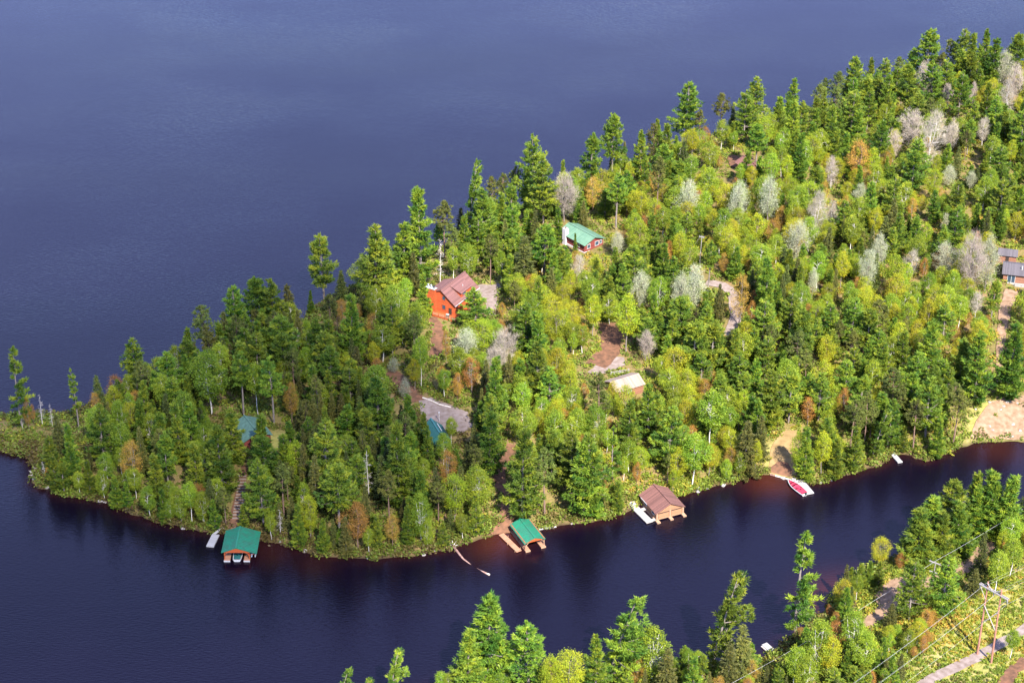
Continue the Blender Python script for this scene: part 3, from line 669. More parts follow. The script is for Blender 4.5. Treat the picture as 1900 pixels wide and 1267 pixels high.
M['wire'] = surf('bright_conductor', (.40,.39,.38), None, 1, .5, 0, metallic=.2)
M['insulator'] = surf('grey_insulator', (.22,.21,.22), None, 3, .4)
M['step_wood'] = surf('grey_step_timber', (.26,.205,.165), (.15,.115,.09), 5, .9, .3)
M['log_white'] = surf('bleached_log', (.50,.45,.40), (.34,.29,.25), 4, .9, .2)
M['log_wet'] = surf('wet_log', (.30,.19,.15), (.12,.06,.05), 2, .6, .2)

HOUSES = []; FILL_MAX = 1250
def rot2(x, y, a): return np.array([x*math.cos(a)-y*math.sin(a), x*math.sin(a)+y*math.cos(a)])
def anchor(px, py, hz, lx, ly, ang, water=False):
    """place so that local point (lx, ly, hz) shows at this photo pixel"""
    z0 = 0.0
    for _ in range(12):
        p = at_z(px, py, z0+hz); o = p[:2]-rot2(lx, ly, ang)
        if water: break
        z0 = .5*z0+.5*terrain(o[0], o[1])
    return (o[0], o[1], z0)
def gable(parent, mt, xa, za, xl, zl, xr, zr, y0, y1, t=.14, ribs=0, name='roof', cap=None):
    b = MB()
    b.slab([(xl, y0, zl), (xa, y0, za), (xa, y1, za), (xl, y1, zl)][::-1], -t)
    b.slab([(xa, y0, za), (xr, y0, zr), (xr, y1, zr), (xa, y1, za)][::-1], -t)
    o = b.build(name, mt, parent)
    if ribs:                                              # raised seams of the sheet metal
        rb = MB(); n = int((y1-y0)/ribs)
        for i in range(n+1):
            y = y0+(y1-y0)*i/n; y = min(max(y, y0+.05), y1-.05)
            for (x1, z1) in ((xl, zl), (xr, zr)):
                rb.slab([(xa, y-.03, za+t+.03), (x1, y-.03, z1+t+.03), (x1, y+.03, z1+t+.03), (xa, y+.03, za+t+.03)], .05)
        q = rb.build('seams', mt, o); q['kind'] = 'stuff'
    MB().box(xa-.2, xa+.2, y0-.03, y1+.03, za+t-.05, za+t+.06).build('ridge_cap', cap or mt, o)
    return o
def gable_wall(parent, mt, xl, xr, y0, y1, z0, zl, zr, xa, za, name='wall'):
    b = MB(); pr = [(xl, z0), (xr, z0), (xr, zr), (xa, za), (xl, zl)]; k = 5
    b.poly([(x, y0, z) for x, z in pr]+[(x, y1, z) for x, z in pr], [tuple(range(k)), tuple(range(2*k-1, k-1, -1))]+[(i, k+i, k+(i+1) % k, (i+1) % k) for i in range(k)])
    return b.build(name, mt, parent)
def window_y(parent, x0, x1, z0, z1, y, s=-1, trim='white_paint'):
    """a window in a wall that faces local y (s: which side)"""
    w = MB().box(x0, x1, min(y, y+s*.05), max(y, y+s*.05), z0, z1).build('window', M['glass'], parent)
    f = MB(); t = .12; ya, yb = min(y, y+s*.10), max(y, y+s*.10)
    f.box(x0-t, x0, ya, yb, z0-t, z1+t); f.box(x1, x1+t, ya, yb, z0-t, z1+t); f.box(x0, x1, ya, yb, z0-t, z0); f.box(x0, x1, ya, yb, z1, z1+t)
    f.build('frame', M[trim], w); return w
def window_x(parent, y0, y1, z0, z1, x, s=1, trim='white_paint'):
    w = MB().box(min(x, x+s*.05), max(x, x+s*.05), y0, y1, z0, z1).build('window', M['glass'], parent)
    f = MB(); t = .12; xa, xb = min(x, x+s*.10), max(x, x+s*.10)
    f.box(xa, xb, y0-t, y0, z0-t, z1+t); f.box(xa, xb, y1, y1+t, z0-t, z1+t); f.box(xa, xb, y0, y1, z0-t, z0); f.box(xa, xb, y0, y1, z1, z1+t)
    f.build('frame', M[trim], w); return w
def curved_brace(parent, x, y, z, sx, mt, w=1.1):
    pts = [(x+sx*w*(1-math.cos(a)), y, z-w*1.1+w*1.1*math.sin(a)) for a in np.linspace(0, math.pi/2, 6)]
    MB().tube(pts, .09, 5).build('brace', mt, parent)

# --- the open green-roofed boathouse at the foot of the stair path
A = R(0); loc = anchor(410.3, 1025.3, 2.55, -3.67, -4.6, A, True)
h = thing('boathouse', 'open boathouse with bright green metal roof at the foot of the stair path', 'boathouse', loc, A, 'boathouses along the shore')
B1 = loc
gable(h, M['green_metal'], 0, 3.95, -3.67, 2.55, 5.05, 2.25, -4.6, 4.6, .1, .6)
for (x0, x1) in ((-3.1, -1.6), (1.75, 3.25)):
    d = box('deck', M['new_deck'], h, x0, x1, -4.9, 4.4, .12, .42); box('deck_fascia', M['white_paint'], d, x0-.02, x1+.02, -4.98, -4.86, .05, .44)
box('deck', M['new_deck'], h, -1.6, 1.75, 3.2, 4.4, .12, .40)
for x in (-2.95, 3.1):
    for y in (-4.2, -1.4, 1.4, 4.2): box('post', M['orange_wood'], h, x-.11, x+.11, y-.11, y+.11, .42, 2.55 if x < 0 else 2.75)
for x, z in ((-2.95, 2.55), (3.1, 2.7)): box('beam', M['orange_wood'], h, x-.12, x+.12, -4.4, 4.4, z-.06, z+.16)
gb = MB(); gb.slab([(-3.0, -4.5, 2.50), (3.2, -4.5, 2.50), (3.2, -4.5, 2.85), (0, -4.5, 3.92), (-3.0, -4.5, 2.80)], .08); gb.build('gable_board', M['orange_wood'], h)
for x, s in ((-2.9, 1), (3.05, -1)): curved_brace(h, x, -4.42, 2.55, s, M['orange_wood'])
MB().tube([(3.2, -4.3, 1.6), (4.7, -4.3, 2.25)], .07, 5).build('brace', M['orange_wood'], h)
gd = thing('floating_dock', 'pale grey dock with gangplank beside the boathouse at the stair path', 'dock', (*at_z(396, 1003)[:2], 0), R(-9))
MB().box(-.95, .95, -2.9, 2.2, .1, .45).build('deck', M['white_deck'], gd)
MB().slab([(-.9, 2.15, .48), (-.1, 2.15, .48), (1.6, 4.6, 1.0), (.9, 4.9, 1.0)], .1).build('gangplank', M['white_deck'], gd)

def hull(L_, Bm, D_, stern=.82, n=12):
    """lofted hull, bow towards +y"""
    V_, F_ = [], []; prof = [(-1, 1.0), (-.86, .45), (-.45, .08), (0, 0), (.45, .08), (.86, .45), (1, 1.0)]; k = len(prof)
    for i in range(n):
        u = i/(n-1); w = Bm/2*(stern+(1-stern)*math.sin(min(1, u/.45)*math.pi/2))*max(.03, (1-max(0, (u-.45)/.55)**2.3)); rise = .22*D_*u*u
        for (x, z) in prof: V_.append((x*w, (u-.5)*L_+.0*z, D_*z*(1-.0)+rise*(1 if z > .3 else .8)))
    for i in range(n-1):
        for j in range(k-1): F_.append((i*k+j, i*k+j+1, (i+1)*k+j+1, (i+1)*k+j))
    F_.append(tuple(range(k))); F_.append(tuple((n-1)*k+j for j in range(k))[::-1])
    rim = [(V_[i*k], V_[i*k+k-1]) for i in range(n)]
    return V_, F_, rim
def boat(name, label, loc, rz, L_, Bm, cover, hullm, group=None):
    t = thing(name, label, 'boat', loc, rz, group)
    V_, F_, rim = hull(L_, Bm, .75); b = MB(); b.v, b.f = V_, F_; b.build('hull', hullm, t, smooth=False)
    g = MB(); loop = [a for a, _ in rim]+[c for _, c in rim[::-1]]; loop.append(loop[0])
    g.tube([(x*1.0, y, z) for x, y, z in loop], .10, 5, cap=False).build('gunwale', M['white_paint'], t)
    c = MB(); n = len(rim); rows_ = []
    for i in range(n):
        (xa, ya, za), (xb, yb, zb) = rim[i]; yy = ya*.93; q = min(1, .25+1.6*min(i/(n-1), 1-i/(n-1)*.9))
        rows_.append([(xa*.84+(xb*.84-xa*.84)*s_, yy, za+.06+.32*q*math.sin(math.pi*s_)) for s_ in np.linspace(0, 1, 7)])
    for i in range(n-1):
        for j in range(6): c.poly([rows_[i][j], rows_[i][j+1], rows_[i+1][j+1], rows_[i+1][j]], [(0, 1, 2, 3)])
    me = c.mesh('cover', cover, True); bm = bmesh.new(); bm.from_mesh(me); bmesh.ops.remove_doubles(bm, verts=bm.verts, dist=1e-4); bm.to_mesh(me); bm.free()
    obj('cover', me, t); return t
boat('motorboat', 'dark teal covered boat in the slip of the boathouse by the stairs', (loc[0]+.08, loc[1]-1.6, -.18), R(0), 6.4, 2.2, M['teal_canvas'], M['white_hull'])
for i, (dx, mt_, lb) in enumerate(((3.75, 'blue_plastic', 'pale blue kayak hung under the wide eave of the boathouse by the stairs'), (4.6, 'white_hull', 'white kayak hung at the outer eave of the boathouse by the stairs'))):
    k = thing('kayak', lb, 'kayak', (loc[0]+dx, loc[1]-2.6, 1.25), 0)
    V_, F_, rim = hull(4.0, .62, .34, .3); b = MB(); b.v, b.f = V_, F_; b.build('hull', M[mt_], k)
    MB().slab([rim[1][0], rim[6][0], rim[10][0], rim[10][1], rim[6][1], rim[1][1]], .04).build('kayak_deck', M[mt_], k)
    MB().tube([(0, -1.2, .3), (0, -1.2, 1.15)], .02, 4).build('sling', M['black'], k); MB().tube([(0, 1.2, .3), (0, 1.2, 1.15)], .02, 4).build('sling', M['black'], k)

# --- the second green-roofed boathouse at the red soil landing
A = R(24); loc = anchor(973, 1009.6, 2.35, -2.9, -4.5, A, True)
h = thing('boathouse', 'open boathouse with bright green metal roof at the red soil landing', 'boathouse', loc, A, 'boathouses along the shore')
gable(h, M['green_metal'], 0, 3.45, -2.9, 2.35, 2.9, 2.35, -4.5, 4.5, .1, .6)
for (x0, x1) in ((-2.7, -1.45), (1.5, 2.75)):
    d = box('deck', M['new_deck'], h, x0, x1, -4.9, 4.6, .12, .42); box('deck_fascia', M['cedar_trim'], d, x0-.02, x1+.02, -4.98, -4.86, .05, .44)
box('deck', M['new_deck'], h, -1.45, 1.5, 3.4, 4.6, .12, .40)
for x in (-2.55, 2.6):
    for y in (-4.1, 0, 4.1): box('post', M['cedar_trim'] if x > 0 else M['shade_post'], h, x-.10, x+.10, y-.10, y+.10, .42, 2.42)
    box('beam', M['orange_wood'], h, x-.11, x+.11, -4.3, 4.3, 2.36, 2.55)
MB().slab([(-2.7, -4.4, 2.38), (2.7, -4.4, 2.38), (2.7, -4.4, 2.5), (0, -4.4, 3.42), (-2.7, -4.4, 2.5)], .08).build('gable_board', M['orange_wood'], h)
for x, s in ((-2.5, 1), (2.55, -1)): MB().tube([(x, -4.3, 1.5), (x+s*.9, -4.3, 2.4)], .07, 5).build('brace', M['cedar_trim'], h)
a_ = at_z(930, 990, .5); b_ = at_z(963, 1022, .45); dd = b_-a_; dl = math.hypot(dd[0], dd[1]); an = math.atan2(dd[0], -dd[1])
dk = thing('floating_dock', 'long narrow new plank dock beside the green boathouse at the landing', 'dock', ((a_[0]+b_[0])/2, (a_[1]+b_[1])/2, 0), an)
MB().box(-.72, .72, -dl/2, dl/2, .28, .48).build('deck', M['new_deck'], dk)
for x, y in ((-.8, -dl/2+.6), (-.8, 0), (.8, -dl/2+.6), (.8, dl/2-2)): MB().tube([(x, y, -1.5), (x, y, .9)], .06, 6).build('pile', M['cedar_trim'], dk)

# --- the closed tan boathouse with a brown roof
A = R(24); loc = anchor(1217, 954.4, 2.4, -4.25, -4.8, A, True)
h = thing('boathouse', 'closed tan boathouse with brown shingle roof and two wide doors', 'boathouse', loc, A, 'boathouses along the shore')
gable(h, M['brown_shingle'], 0, 4.55, -4.25, 2.4, 4.25, 2.4, -4.8, 4.8, .12)
gable_wall(h, M['cedar'], -3.85, 3.85, -4.35, 4.4, .3, 2.5, 2.5, 0, 4.45)
for i, x in enumerate((-3.7, 0, 3.7)):
    c = box('pier', M['cedar_trim'], h, x-.45, x+.45, -5.7, 4.3, -.6, .32); box('post', M['cedar_trim'], h, x-.22, x+.22, -4.55, -4.36, .32, 2.45)
for (x0, x1) in ((-3.3, -.35), (.35, 3.3)):
    d = box('door', M['cedar'], h, x0, x1, -4.46, -4.36, .45, 2.0); box('door_slot_shade', M['dark'], d, x0, x1, -4.47, -4.36, 2.02, 2.24); box('door_rail', M['cedar_trim'], d, x0, x1, -4.50, -4.36, .35, .5)  # slot is a solid strip, the gap's shade being its dark colour
for y in (-2.6, 1.6): window_x(h, y-.55, y+.55, 1.2, 2.1, -3.85, -1)
box('eave_strip', M['white_paint'], h, -4.32, -4.22, .2, 3.6, 2.33, 2.45)  # short white strip along the left eave edge
a_ = at_z(1178, 940, .5); b_ = at_z(1206, 968, .45); dd = b_-a_; dl = math.hypot(dd[0], dd[1]); an = math.atan2(dd[0], -dd[1])
dk = thing('floating_dock', 'weathered grey plank dock beside the tan boathouse with brown roof', 'dock', ((a_[0]+b_[0])/2, (a_[1]+b_[1])/2, 0), an)
MB().box(-.95, .95, -dl/2, dl/2, .2, .45).build('deck', M['grey_deck'], dk); MB().box(.96, 2.2, -dl/2+.2, -dl/2+1.0, .2, .42).build('deck', M['grey_deck'], dk); MB().box(.96, 2.2, dl/2-2.2, dl/2-1.2, .2, .42).build('deck', M['grey_deck'], dk)
MB().slab([(-.8, dl/2, .48), (.9, dl/2, .48), (.9, dl/2+1.9, .9), (-.8, dl/2+1.9, .9)], .12).build('gangplank', M['grey_deck'], dk)

# --- moored red-covered boat, its white dock, other docks
p = at_z(1478, 904, .4)
OB = (p[0], p[1])
boat('motorboat', 'white motorboat under a red cover moored at the white dock', (p[0], p[1], -.15), R(30), 7.4, 2.5, M['red_canvas'], M['white_hull'])
_m = rot2(0, -3.85, R(30)); om = thing('outboard_motor', 'dark outboard motor on the stern of the red-covered boat', 'motor', (p[0]+_m[0], p[1]+_m[1], .2), R(30)); MB().box(-.2, .2, -.25, .2, .35, .85).build('cowling', M['black'], om); MB().box(-.07, .07, -.15, .1, -.5, .35).build('shaft', M['metal_cap'], om)
a_ = at_z(1482, 889.5, .5); b_ = at_z(1503, 915, .45); dd = b_-a_; dl = math.hypot(dd[0], dd[1]); an = math.atan2(dd[0], -dd[1])
dk = thing('floating_dock', 'wide white plank dock beside the red-covered boat', 'dock', ((a_[0]+b_[0])/2, (a_[1]+b_[1])/2, 0), an)
MB().box(-1.15, 1.15, -dl/2, dl/2, .15, .45).build('deck', M['white_deck'], dk)
p = at_z(1429, 1203, .4)
dk = thing('floating_dock', 'short white dock by the rusty bush on the south shore', 'dock', (p[0], p[1], 0), R(32))
MB().box(-.75, .75, -2.2, 2.2, .15, .45).build('deck', M['white_deck'], dk); MB().box(-1.15, -.8, -2.0, 2.0, .08, .3).build('float', M['grey_deck'], dk)
p = at_z(1664, 850, .4)
dk = thing('floating_dock', 'small pale dock poking out below the leaning pines', 'dock', (p[0], p[1], 0), R(18))
MB().box(-.7, .7, -2.0, 3.5, .15, .45).build('deck', M['white_deck'], dk)
a_ = at_z(1429, 879, .4); b_ = at_z(1467, 889, .4); c_ = (a_+b_)/2
dk = thing('timber_edging', 'pale timber edging along the soil beach by the red-covered boat', 'timber', (c_[0], c_[1], 0), math.atan2(b_[1]-a_[1], b_[0]-a_[0]))
dl = np.linalg.norm(b_-a_)
for i in range(4): MB().tube([(-dl/2+dl*i/4+.05, 0, .22), (-dl/2+dl*(i+1)/4-.05, random.uniform(-.1, .1), .24)], .22, 7).build('log', M['log_white'] if i else M['log_wet'], dk)

# --- the orange log house
A = R(-31); loc = anchor(817.4, 538.7, 8.4, 0, -6.7, A); HOUSES.append((loc[0], loc[1], 8.5))
h = thing('log_house', 'bright orange log house with plum-brown roof and big chimney', 'house', loc, A)
MB().slab([(0, -6.7, 8.4), (5.0, -6.7, 4.4), (5.0, 6.7, 4.4), (0, 6.7, 8.4)][::-1], -.16).build('roof', M['plum_shingle'], h)
lf = MB().slab([(-4.5, -6.7, 6.8), (0, -6.7, 8.4), (0, 2.0, 8.4), (-4.5, 2.0, 6.8)][::-1], -.16).build('roof', M['plum_shingle'], h)
MB().slab([(-4.5, 2.0, 4.6), (0, 2.0, 8.4), (0, 6.7, 8.4), (-4.5, 6.7, 4.6)][::-1], -.158).build('roof', M['plum_shingle'], h)
MB().box(-.2, .2, -6.72, 6.72, 8.46, 8.60).build('ridge_cap', M['plum_shingle'], lf)
gable_wall(h, M['orange_log'], -4.1, 4.5, -6.2, 1.6, -1.5, 6.9, 4.75, 0, 8.3); gable_wall(h, M['orange_log'], -4.1, 4.497, 1.6, 6.2, -1.5, 4.85, 4.75, 0, 8.3)
d = MB().slab([(.6, -2.6, 8.15), (4.6, -2.6, 6.6), (4.6, 3.6, 6.6), (.6, 3.6, 8.15)][::-1], -.14).build('dormer_roof', M['plum_shingle'], h)
MB().poly([(1.2, -2.2, 7.0), (4.2, -2.2, 4.9), (4.2, -2.2, 6.7), (1.2, -2.2, 7.85), (1.2, 3.2, 7.0), (4.2, 3.2, 4.9), (4.2, 3.2, 6.7), (1.2, 3.2, 7.85)], [(0, 1, 2, 3), (7, 6, 5, 4), (1, 5, 6, 2), (0, 3, 7, 4), (3, 2, 6, 7), (0, 4, 5, 1)]).build('dormer_wall', M['orange_log'], h)
MB().tube([(3.0, .6, 7.2), (3.0, .6, 7.85)], .09, 6).build('vent_pipe', M['white_paint'], d)
box('eave_strip', M['white_paint'], h, 4.98, 5.12, -6.7, 6.7, 4.3, 4.46)  # gutter along the right eave
c = box('chimney', M['orange_log'], h, -4.7, -1.7, -7.3, -6.18, -1.5, 8.3); box('chimney_cap', M['metal_cap'], c, -4.85, -1.55, -7.45, -6.03, 8.3, 8.48)
for x in (-4.2, -3.2, -2.2): MB().tube([(x, -6.7, 8.48), (x, -6.7, 9.2)], .17, 7).tube([(x, -6.7, 9.2), (x, -6.7, 9.32)], .28, 7).build('flue', M['metal_cap'] if x < -3 else M['black'], c)
window_y(h, .3, 1.3, 5.2, 6.4, -6.2, -1, 'orange_wood'); window_y(h, .2, 1.3, 2.1, 3.5, -6.2, -1, 'orange_wood'); window_x(h, -1.6, .2, 5.4, 6.3, 4.2, 1, 'orange_wood')
box('door', M['dark'], h, 2.4, 3.4, -6.27, -6.2, .9, 3.0)
d = box('deck', M['orange_wood'], h, -1.6, 6.6, -8.9, -6.2, .55, .85); box('deck', M['orange_wood'], h, 4.5, 6.6, -6.2, 3.5, .55, .85)
for x in (-1.5, .6, 2.7, 4.8, 6.5): box('post', M['orange_wood'], d, x-.08, x+.08, -8.9, -8.75, -1.4, 1.85)
for z in (1.2, 1.5, 1.8): box('rail', M['cedar_trim'], d, -1.6, 6.6, -8.88, -8.80, z-.05, z+.05); box('rail', M['cedar_trim'], d, 6.5, 6.58, -8.88, 3.4, z-.05, z+.05)
bq = thing('barbecue', 'black barbecue on the deck of the orange log house', 'barbecue', tuple(np.array([*rot2(3.2, -8.1, A), .86])+np.array(loc)), A)
MB().box(-.5, .5, -.28, .28, .55, .95).build('body', M['black'], bq); MB().box(-.45, .45, -.25, .25, .95, 1.25).build('lid', M['metal_cap'], bq)
for x in (-.42, .42): MB().box(x-.05, x+.05, -.2, .2, 0, .55).build('leg', M['black'], bq)

# --- the red cottage with a faded green roof
A = R(39); loc = anchor(1104.6, 440.5, 4.55, 0, -6.4, A); HOUSES.append((loc[0], loc[1], 7.5))
h = thing('cottage', 'dark red log cottage with faded green metal roof and white chimney', 'cottage', loc, A)
gable(h, M['pale_green_metal'], 0, 4.55, -4.3, 2.85, 4.3, 2.85, -6.4, 6.4, .12, .9)
gable_wall(h, M['red_log'], -3.8, 3.8, -5.7, 5.9, .3, 2.95, 2.95, 0, 4.45)
box('foundation', M['white_stone'], h, -3.95, 3.95, -5.85, 6.05, -1.2, .3)
window_y(h, -2.6, -1.5, 1.2, 2.4, -5.7); window_y(h, .6, 1.9, 1.2, 2.5, -5.7); window_y(h, 2.5, 3.2, 1.4, 2.4, -5.7); window_x(h, -3.5, -2.4, 1.2, 2.3, -3.8, -1)
c = box('chimney', M['white_stone'], h, -4.35, -3.05, 2.6, 4.2, -1, 5.0); MB().tube([(-3.9, 3.2, 5.0), (-3.9, 3.2, 5.35)], .18, 7).build('flue', M['brown_shingle'], c); MB().tube([(-3.4, 3.6, 5.0), (-3.4, 3.6, 5.35)], .18, 7).build('flue', M['brown_shingle'], c)
box('terrace', M['white_stone'], h, -3.0, 4.8, -7.2, -5.86, -1.0, .1)

# --- grey-roofed house and shed at the far end of the sandy track
A = R(-14); loc = anchor(1872, 488, 4.6, -4.5, 0, A); HOUSES.append((loc[0]+2, loc[1], 8.5))
h = thing('bungalow', 'brown bungalow with grey shingle roof at the end of the sandy track', 'house', loc, A)
MB().slab([(-6.2, -4.4, 2.9), (7.5, -4.4, 2.9), (7.5, 0, 4.6), (-6.2, 0, 4.6)], .14).build('roof', M['grey_shingle'], h); MB().slab([(-6.2, 0, 4.6), (7.5, 0, 4.6), (7.5, 4.4, 2.9), (-6.2, 4.4, 2.9)], .139).build('roof', M['grey_shingle'], h)
box('wall', M['brown_wall'], h, -5.7, 7.0, -3.8, 3.8, -.8, 2.95)
w_ = box('porch_door', M['glass'], h, -4.4, -2.2, -3.88, -3.8, .2, 2.5)
for x in (-4.45, -3.35, -2.25): box('frame', M['white_paint'], w_, x, x+.12, -3.94, -3.8, .1, 2.6)
window_y(h, 1, 3, 1.0, 2.3, -3.8); window_x(h, -1, 1, 1.0, 2.2, -5.7, -1)
st = MB()
for i in range(5): st.box(-4.6, -2.2, -4.4-.4*i, -3.9-.4*i+(.1 if i == 0 else 0), -.9, .1-.2*i)
st.build('steps', M['grey_deck'], h)
d = box('deck', M['grey_deck'], h, -2.1, 4, -5.6, -3.82, -.3, .1); box('rail', M['grey_deck'], d, -2.1, 4, -5.6, -5.5, .8, .95)
for x in (-2.05, 0, 2, 3.9): box('post', M['grey_deck'], d, x-.06, x+.06, -5.6, -5.5, .1, .8)
MB().tube([(-.5, -2.0, 3.8), (-.5, -2.0, 5.0)], .16, 7).build('flue', M['white_paint'], h)
loc = anchor(1871, 462, 3.7, 0, 0, R(-14)); HOUSES.append((loc[0], loc[1], 4))
h = thing('shed', 'small brown shed with grey roof behind the grey-roofed bungalow', 'shed', loc, R(-14))
MB().slab([(-3.0, -2.6, 2.5), (3.0, -2.6, 2.5), (3.0, 0, 3.7), (-3.0, 0, 3.7)], .12).build('roof', M['grey_shingle'], h); MB().slab([(-3.0, 0, 3.7), (3.0, 0, 3.7), (3.0, 2.6, 2.5), (-3.0, 2.6, 2.5)], .119).build('roof', M['grey_shingle'], h)
box('wall', M['brown_wall'], h, -2.7, 2.7, -2.2, 2.2, -.5, 2.6); box('door', M['dark'], h, -.5, .5, -2.26, -2.2, 0, 2.0)

# --- tan-roofed garage by the gravel clearing
A = R(30); loc = anchor(1185, 692, 4.0, 4.7, 0, A); HOUSES.append((loc[0], loc[1], 5.5))
h = thing('garage', 'low garage with pale tan shingle roof below the gravel clearing', 'garage', loc, A)
MB().slab([(-4.7, -3.6, 2.3), (4.7, -3.6, 2.3), (4.7, 0, 4.0), (-4.7, 0, 4.0)], .14).build('roof', M['tan_shingle'], h); MB().slab([(-4.7, 0, 4.0), (4.7, 0, 4.0), (4.7, 3.6, 2.3), (-4.7, 3.6, 2.3)], .139).build('roof', M['tan_shingle'], h)
box('wall', M['brown_wall'], h, -4.3, 4.3, -3.1, 3.1, -.6, 2.45); box('door', M['cedar_trim'], h, 4.3, 4.38, -2.2, 1.2, 0, 2.1); window_y(h, -1, .4, 1.0, 1.9, -3.1)
fr = thing('rail_fence', 'short weathered rail fence between the gravel clearing and the tan garage', 'fence', on_ground(1150, 694), R(18))
for x in (-2.6, 0, 2.6): box('post', M['pale_wood'], fr, x-.1, x+.1, -.1, .1, -.2, 1.3)
for z in (.55, 1.05): box('rail', M['pale_wood'], fr, -2.8, 2.8, -.16, -.1, z, z+.16)

# --- green lodge above the stair path and the teal shed by the gravel yard
A = R(28); loc = anchor(455, 773, 4.6, 0, 4.0, A); HOUSES.append((loc[0], loc[1], 5.5))
h = thing('lodge', 'dark lodge with dull green roof above the stair path', 'cabin', loc, A)
gable(h, M['moss_green'], 0, 4.6, -4.2, 2.6, 4.2, 2.6, -4.8, 4.8, .12); gable_wall(h, M['red_log'], -3.7, 3.7, -4.3, 4.3, -.8, 2.75, 2.75, 0, 4.5); window_y(h, -1, .6, 1.0, 2.2, -4.3)
A = R(20); loc = anchor(799, 776, 4.9, 0, 3.6, A); HOUSES.append((loc[0], loc[1], 4.5))
h = thing('shed', 'teal-roofed shed at the edge of the gravel yard', 'shed', loc, A)
gable(h, M['teal_metal'], 0, 4.9, -3.2, 2.0, 3.2, 2.0, -3.8, 3.6, .1, .7); gable_wall(h, M['teal_metal'], -2.7, 2.7, -3.4, 3.3, -.6, 2.4, 2.4, 0, 4.8); box('ladder', M['white_paint'], h, 1.0, 1.15, -2.4, 1.4, 4.35, 4.45)
b = on_ground(815, 782); o = thing('lamp_post', 'slim white post standing on the grey gravel yard', 'post', b)
MB().tube([(0, 0, -.2), (0, 0, 2.6)], .09, 6).build('post', M['white_paint'], o); MB().box(-.18, .18, -.18, .18, 2.6, 2.95).build('lamp_head', M['white_paint'], o)
LG = [(784, 739), (794, 742), (804, 746), (814, 751), (825, 754), (838, 757)]
for i in range(5):
    a_ = on_ground(*LG[i]); b_ = on_ground(*LG[i+1])
    o = thing('log', ('leftmost', 'second', 'third', 'fourth', 'rightmost')[i]+' of the five bleached logs edging the gravel yard', 'log', a_, 0, 'bleached logs edging the gravel yard')
    v = b_-a_; MB().tube([(0, 0, .2), tuple(v*.45+np.array([0, 0, .24])), tuple(v*.9+np.array([0, 0, .2]))], [.24, .22, .18], 7).build('stem', M['log_white'], o)

# --- brown cabin in the upper wood
A = R(25); loc = anchor(1390, 300, 3.6, 0, 0, A); HOUSES.append((loc[0], loc[1], 5))
h = thing('cabin', 'small brown cabin under pines beside the sandy rock clearing', 'cabin', loc, A)
gable(h, M['brown_shingle'], 0, 4.1, -3.4, 2.5, 3.4, 2.5, -4, 4, .12); gable_wall(h, M['brown_wall'], -2.9, 2.9, -3.5, 3.5, -.6, 2.65, 2.65, 0, 4.0); window_y(h, -.8, .8, 1, 2.1, -3.5)

# --- timber steps on the stair path
sa = on_ground(441, 962); sb = on_ground(450, 884)
o = thing('log_stairs', 'timber steps climbing the soil path above the green boathouse', 'steps', tuple(sa), 0)
for i in range(15):
    f = i/14; q = sa+(sb-sa)*f; z = terrain(q[0], q[1])+.12; w_ = 1.35-.35*f
    MB().box(q[0]-sa[0]-w_, q[0]-sa[0]+w_, q[1]-sa[1]-.20, q[1]-sa[1]+.20, z-sa[2]-.15, z-sa[2]+.17).build('step', M['step_wood'], o)

# --- driftwood
a_ = at_z(840, 1014, .4); b_ = at_z(908, 1066, .1); v = b_-a_
o = thing('drift_log', 'long fallen trunk with bleached roots lying half under water', 'log', (a_[0], a_[1], 0))
pts = [(0, 0, .55), tuple(v*.12+np.array([-.1, 0, .25])), tuple(v*.35+np.array([-.5, -.6, .04])), tuple(v*.6+np.array([-.5, -.6, -.08])), tuple(v*.8+np.array([-.2, -.3, .0])), (v[0], v[1], .14)]
MB().tube(pts, [.34, .30, .24, .24, .27, .22], 8).build('stem', M['log_wet'], o, True)
MB().tube([tuple(np.array(pts[4])+np.array([0, 0, .08])), tuple(v*.9+np.array([-.1, -.15, .16])), (v[0]*1.005, v[1]*1.005, .2)], [.2, .24, .21], 8).build('bleached_end', M['log_white'], o, True)
for i in range(9):
    a = i*.7; e = (1.7*math.cos(a)-.4, .6*math.sin(a*1.7)+.6, .6+1.1*math.sin(a)); MB().tube([(0, .1, .5), (e[0]*.6, e[1]*.5, .5+(e[2]-.5)*.7), e], [.17, .10, .03], 5).build('root', M['bark_dead'], o)
a_ = at_z(999, 981, .3); b_ = at_z(1032, 976, .3); v = b_-a_
o = thing('drift_log', 'straight pale log floating beside the green boathouse at the landing', 'log', (a_[0], a_[1], 0)); MB().tube([(0, 0, .15), (v[0]/2, v[1]/2, .12), (v[0], v[1], .16)], [.2, .2, .16], 7).build('stem', M['log_white'], o)
b = on_ground(64, 884); o = thing('driftwood', 'bleached root wad at the waterline on the western tip', 'driftwood', tuple(b))
for i in range(11):
    a = i*1.1; MB().tube([(0, 0, 0), (.8*math.cos(a), .8*math.sin(a), .6), (1.5*math.cos(a+.3), 1.5*math.sin(a+.3), .7+1.6*((i*37) % 10)/10)], [.16, .09, .03], 5).build('root', M['bark_dead'], o)

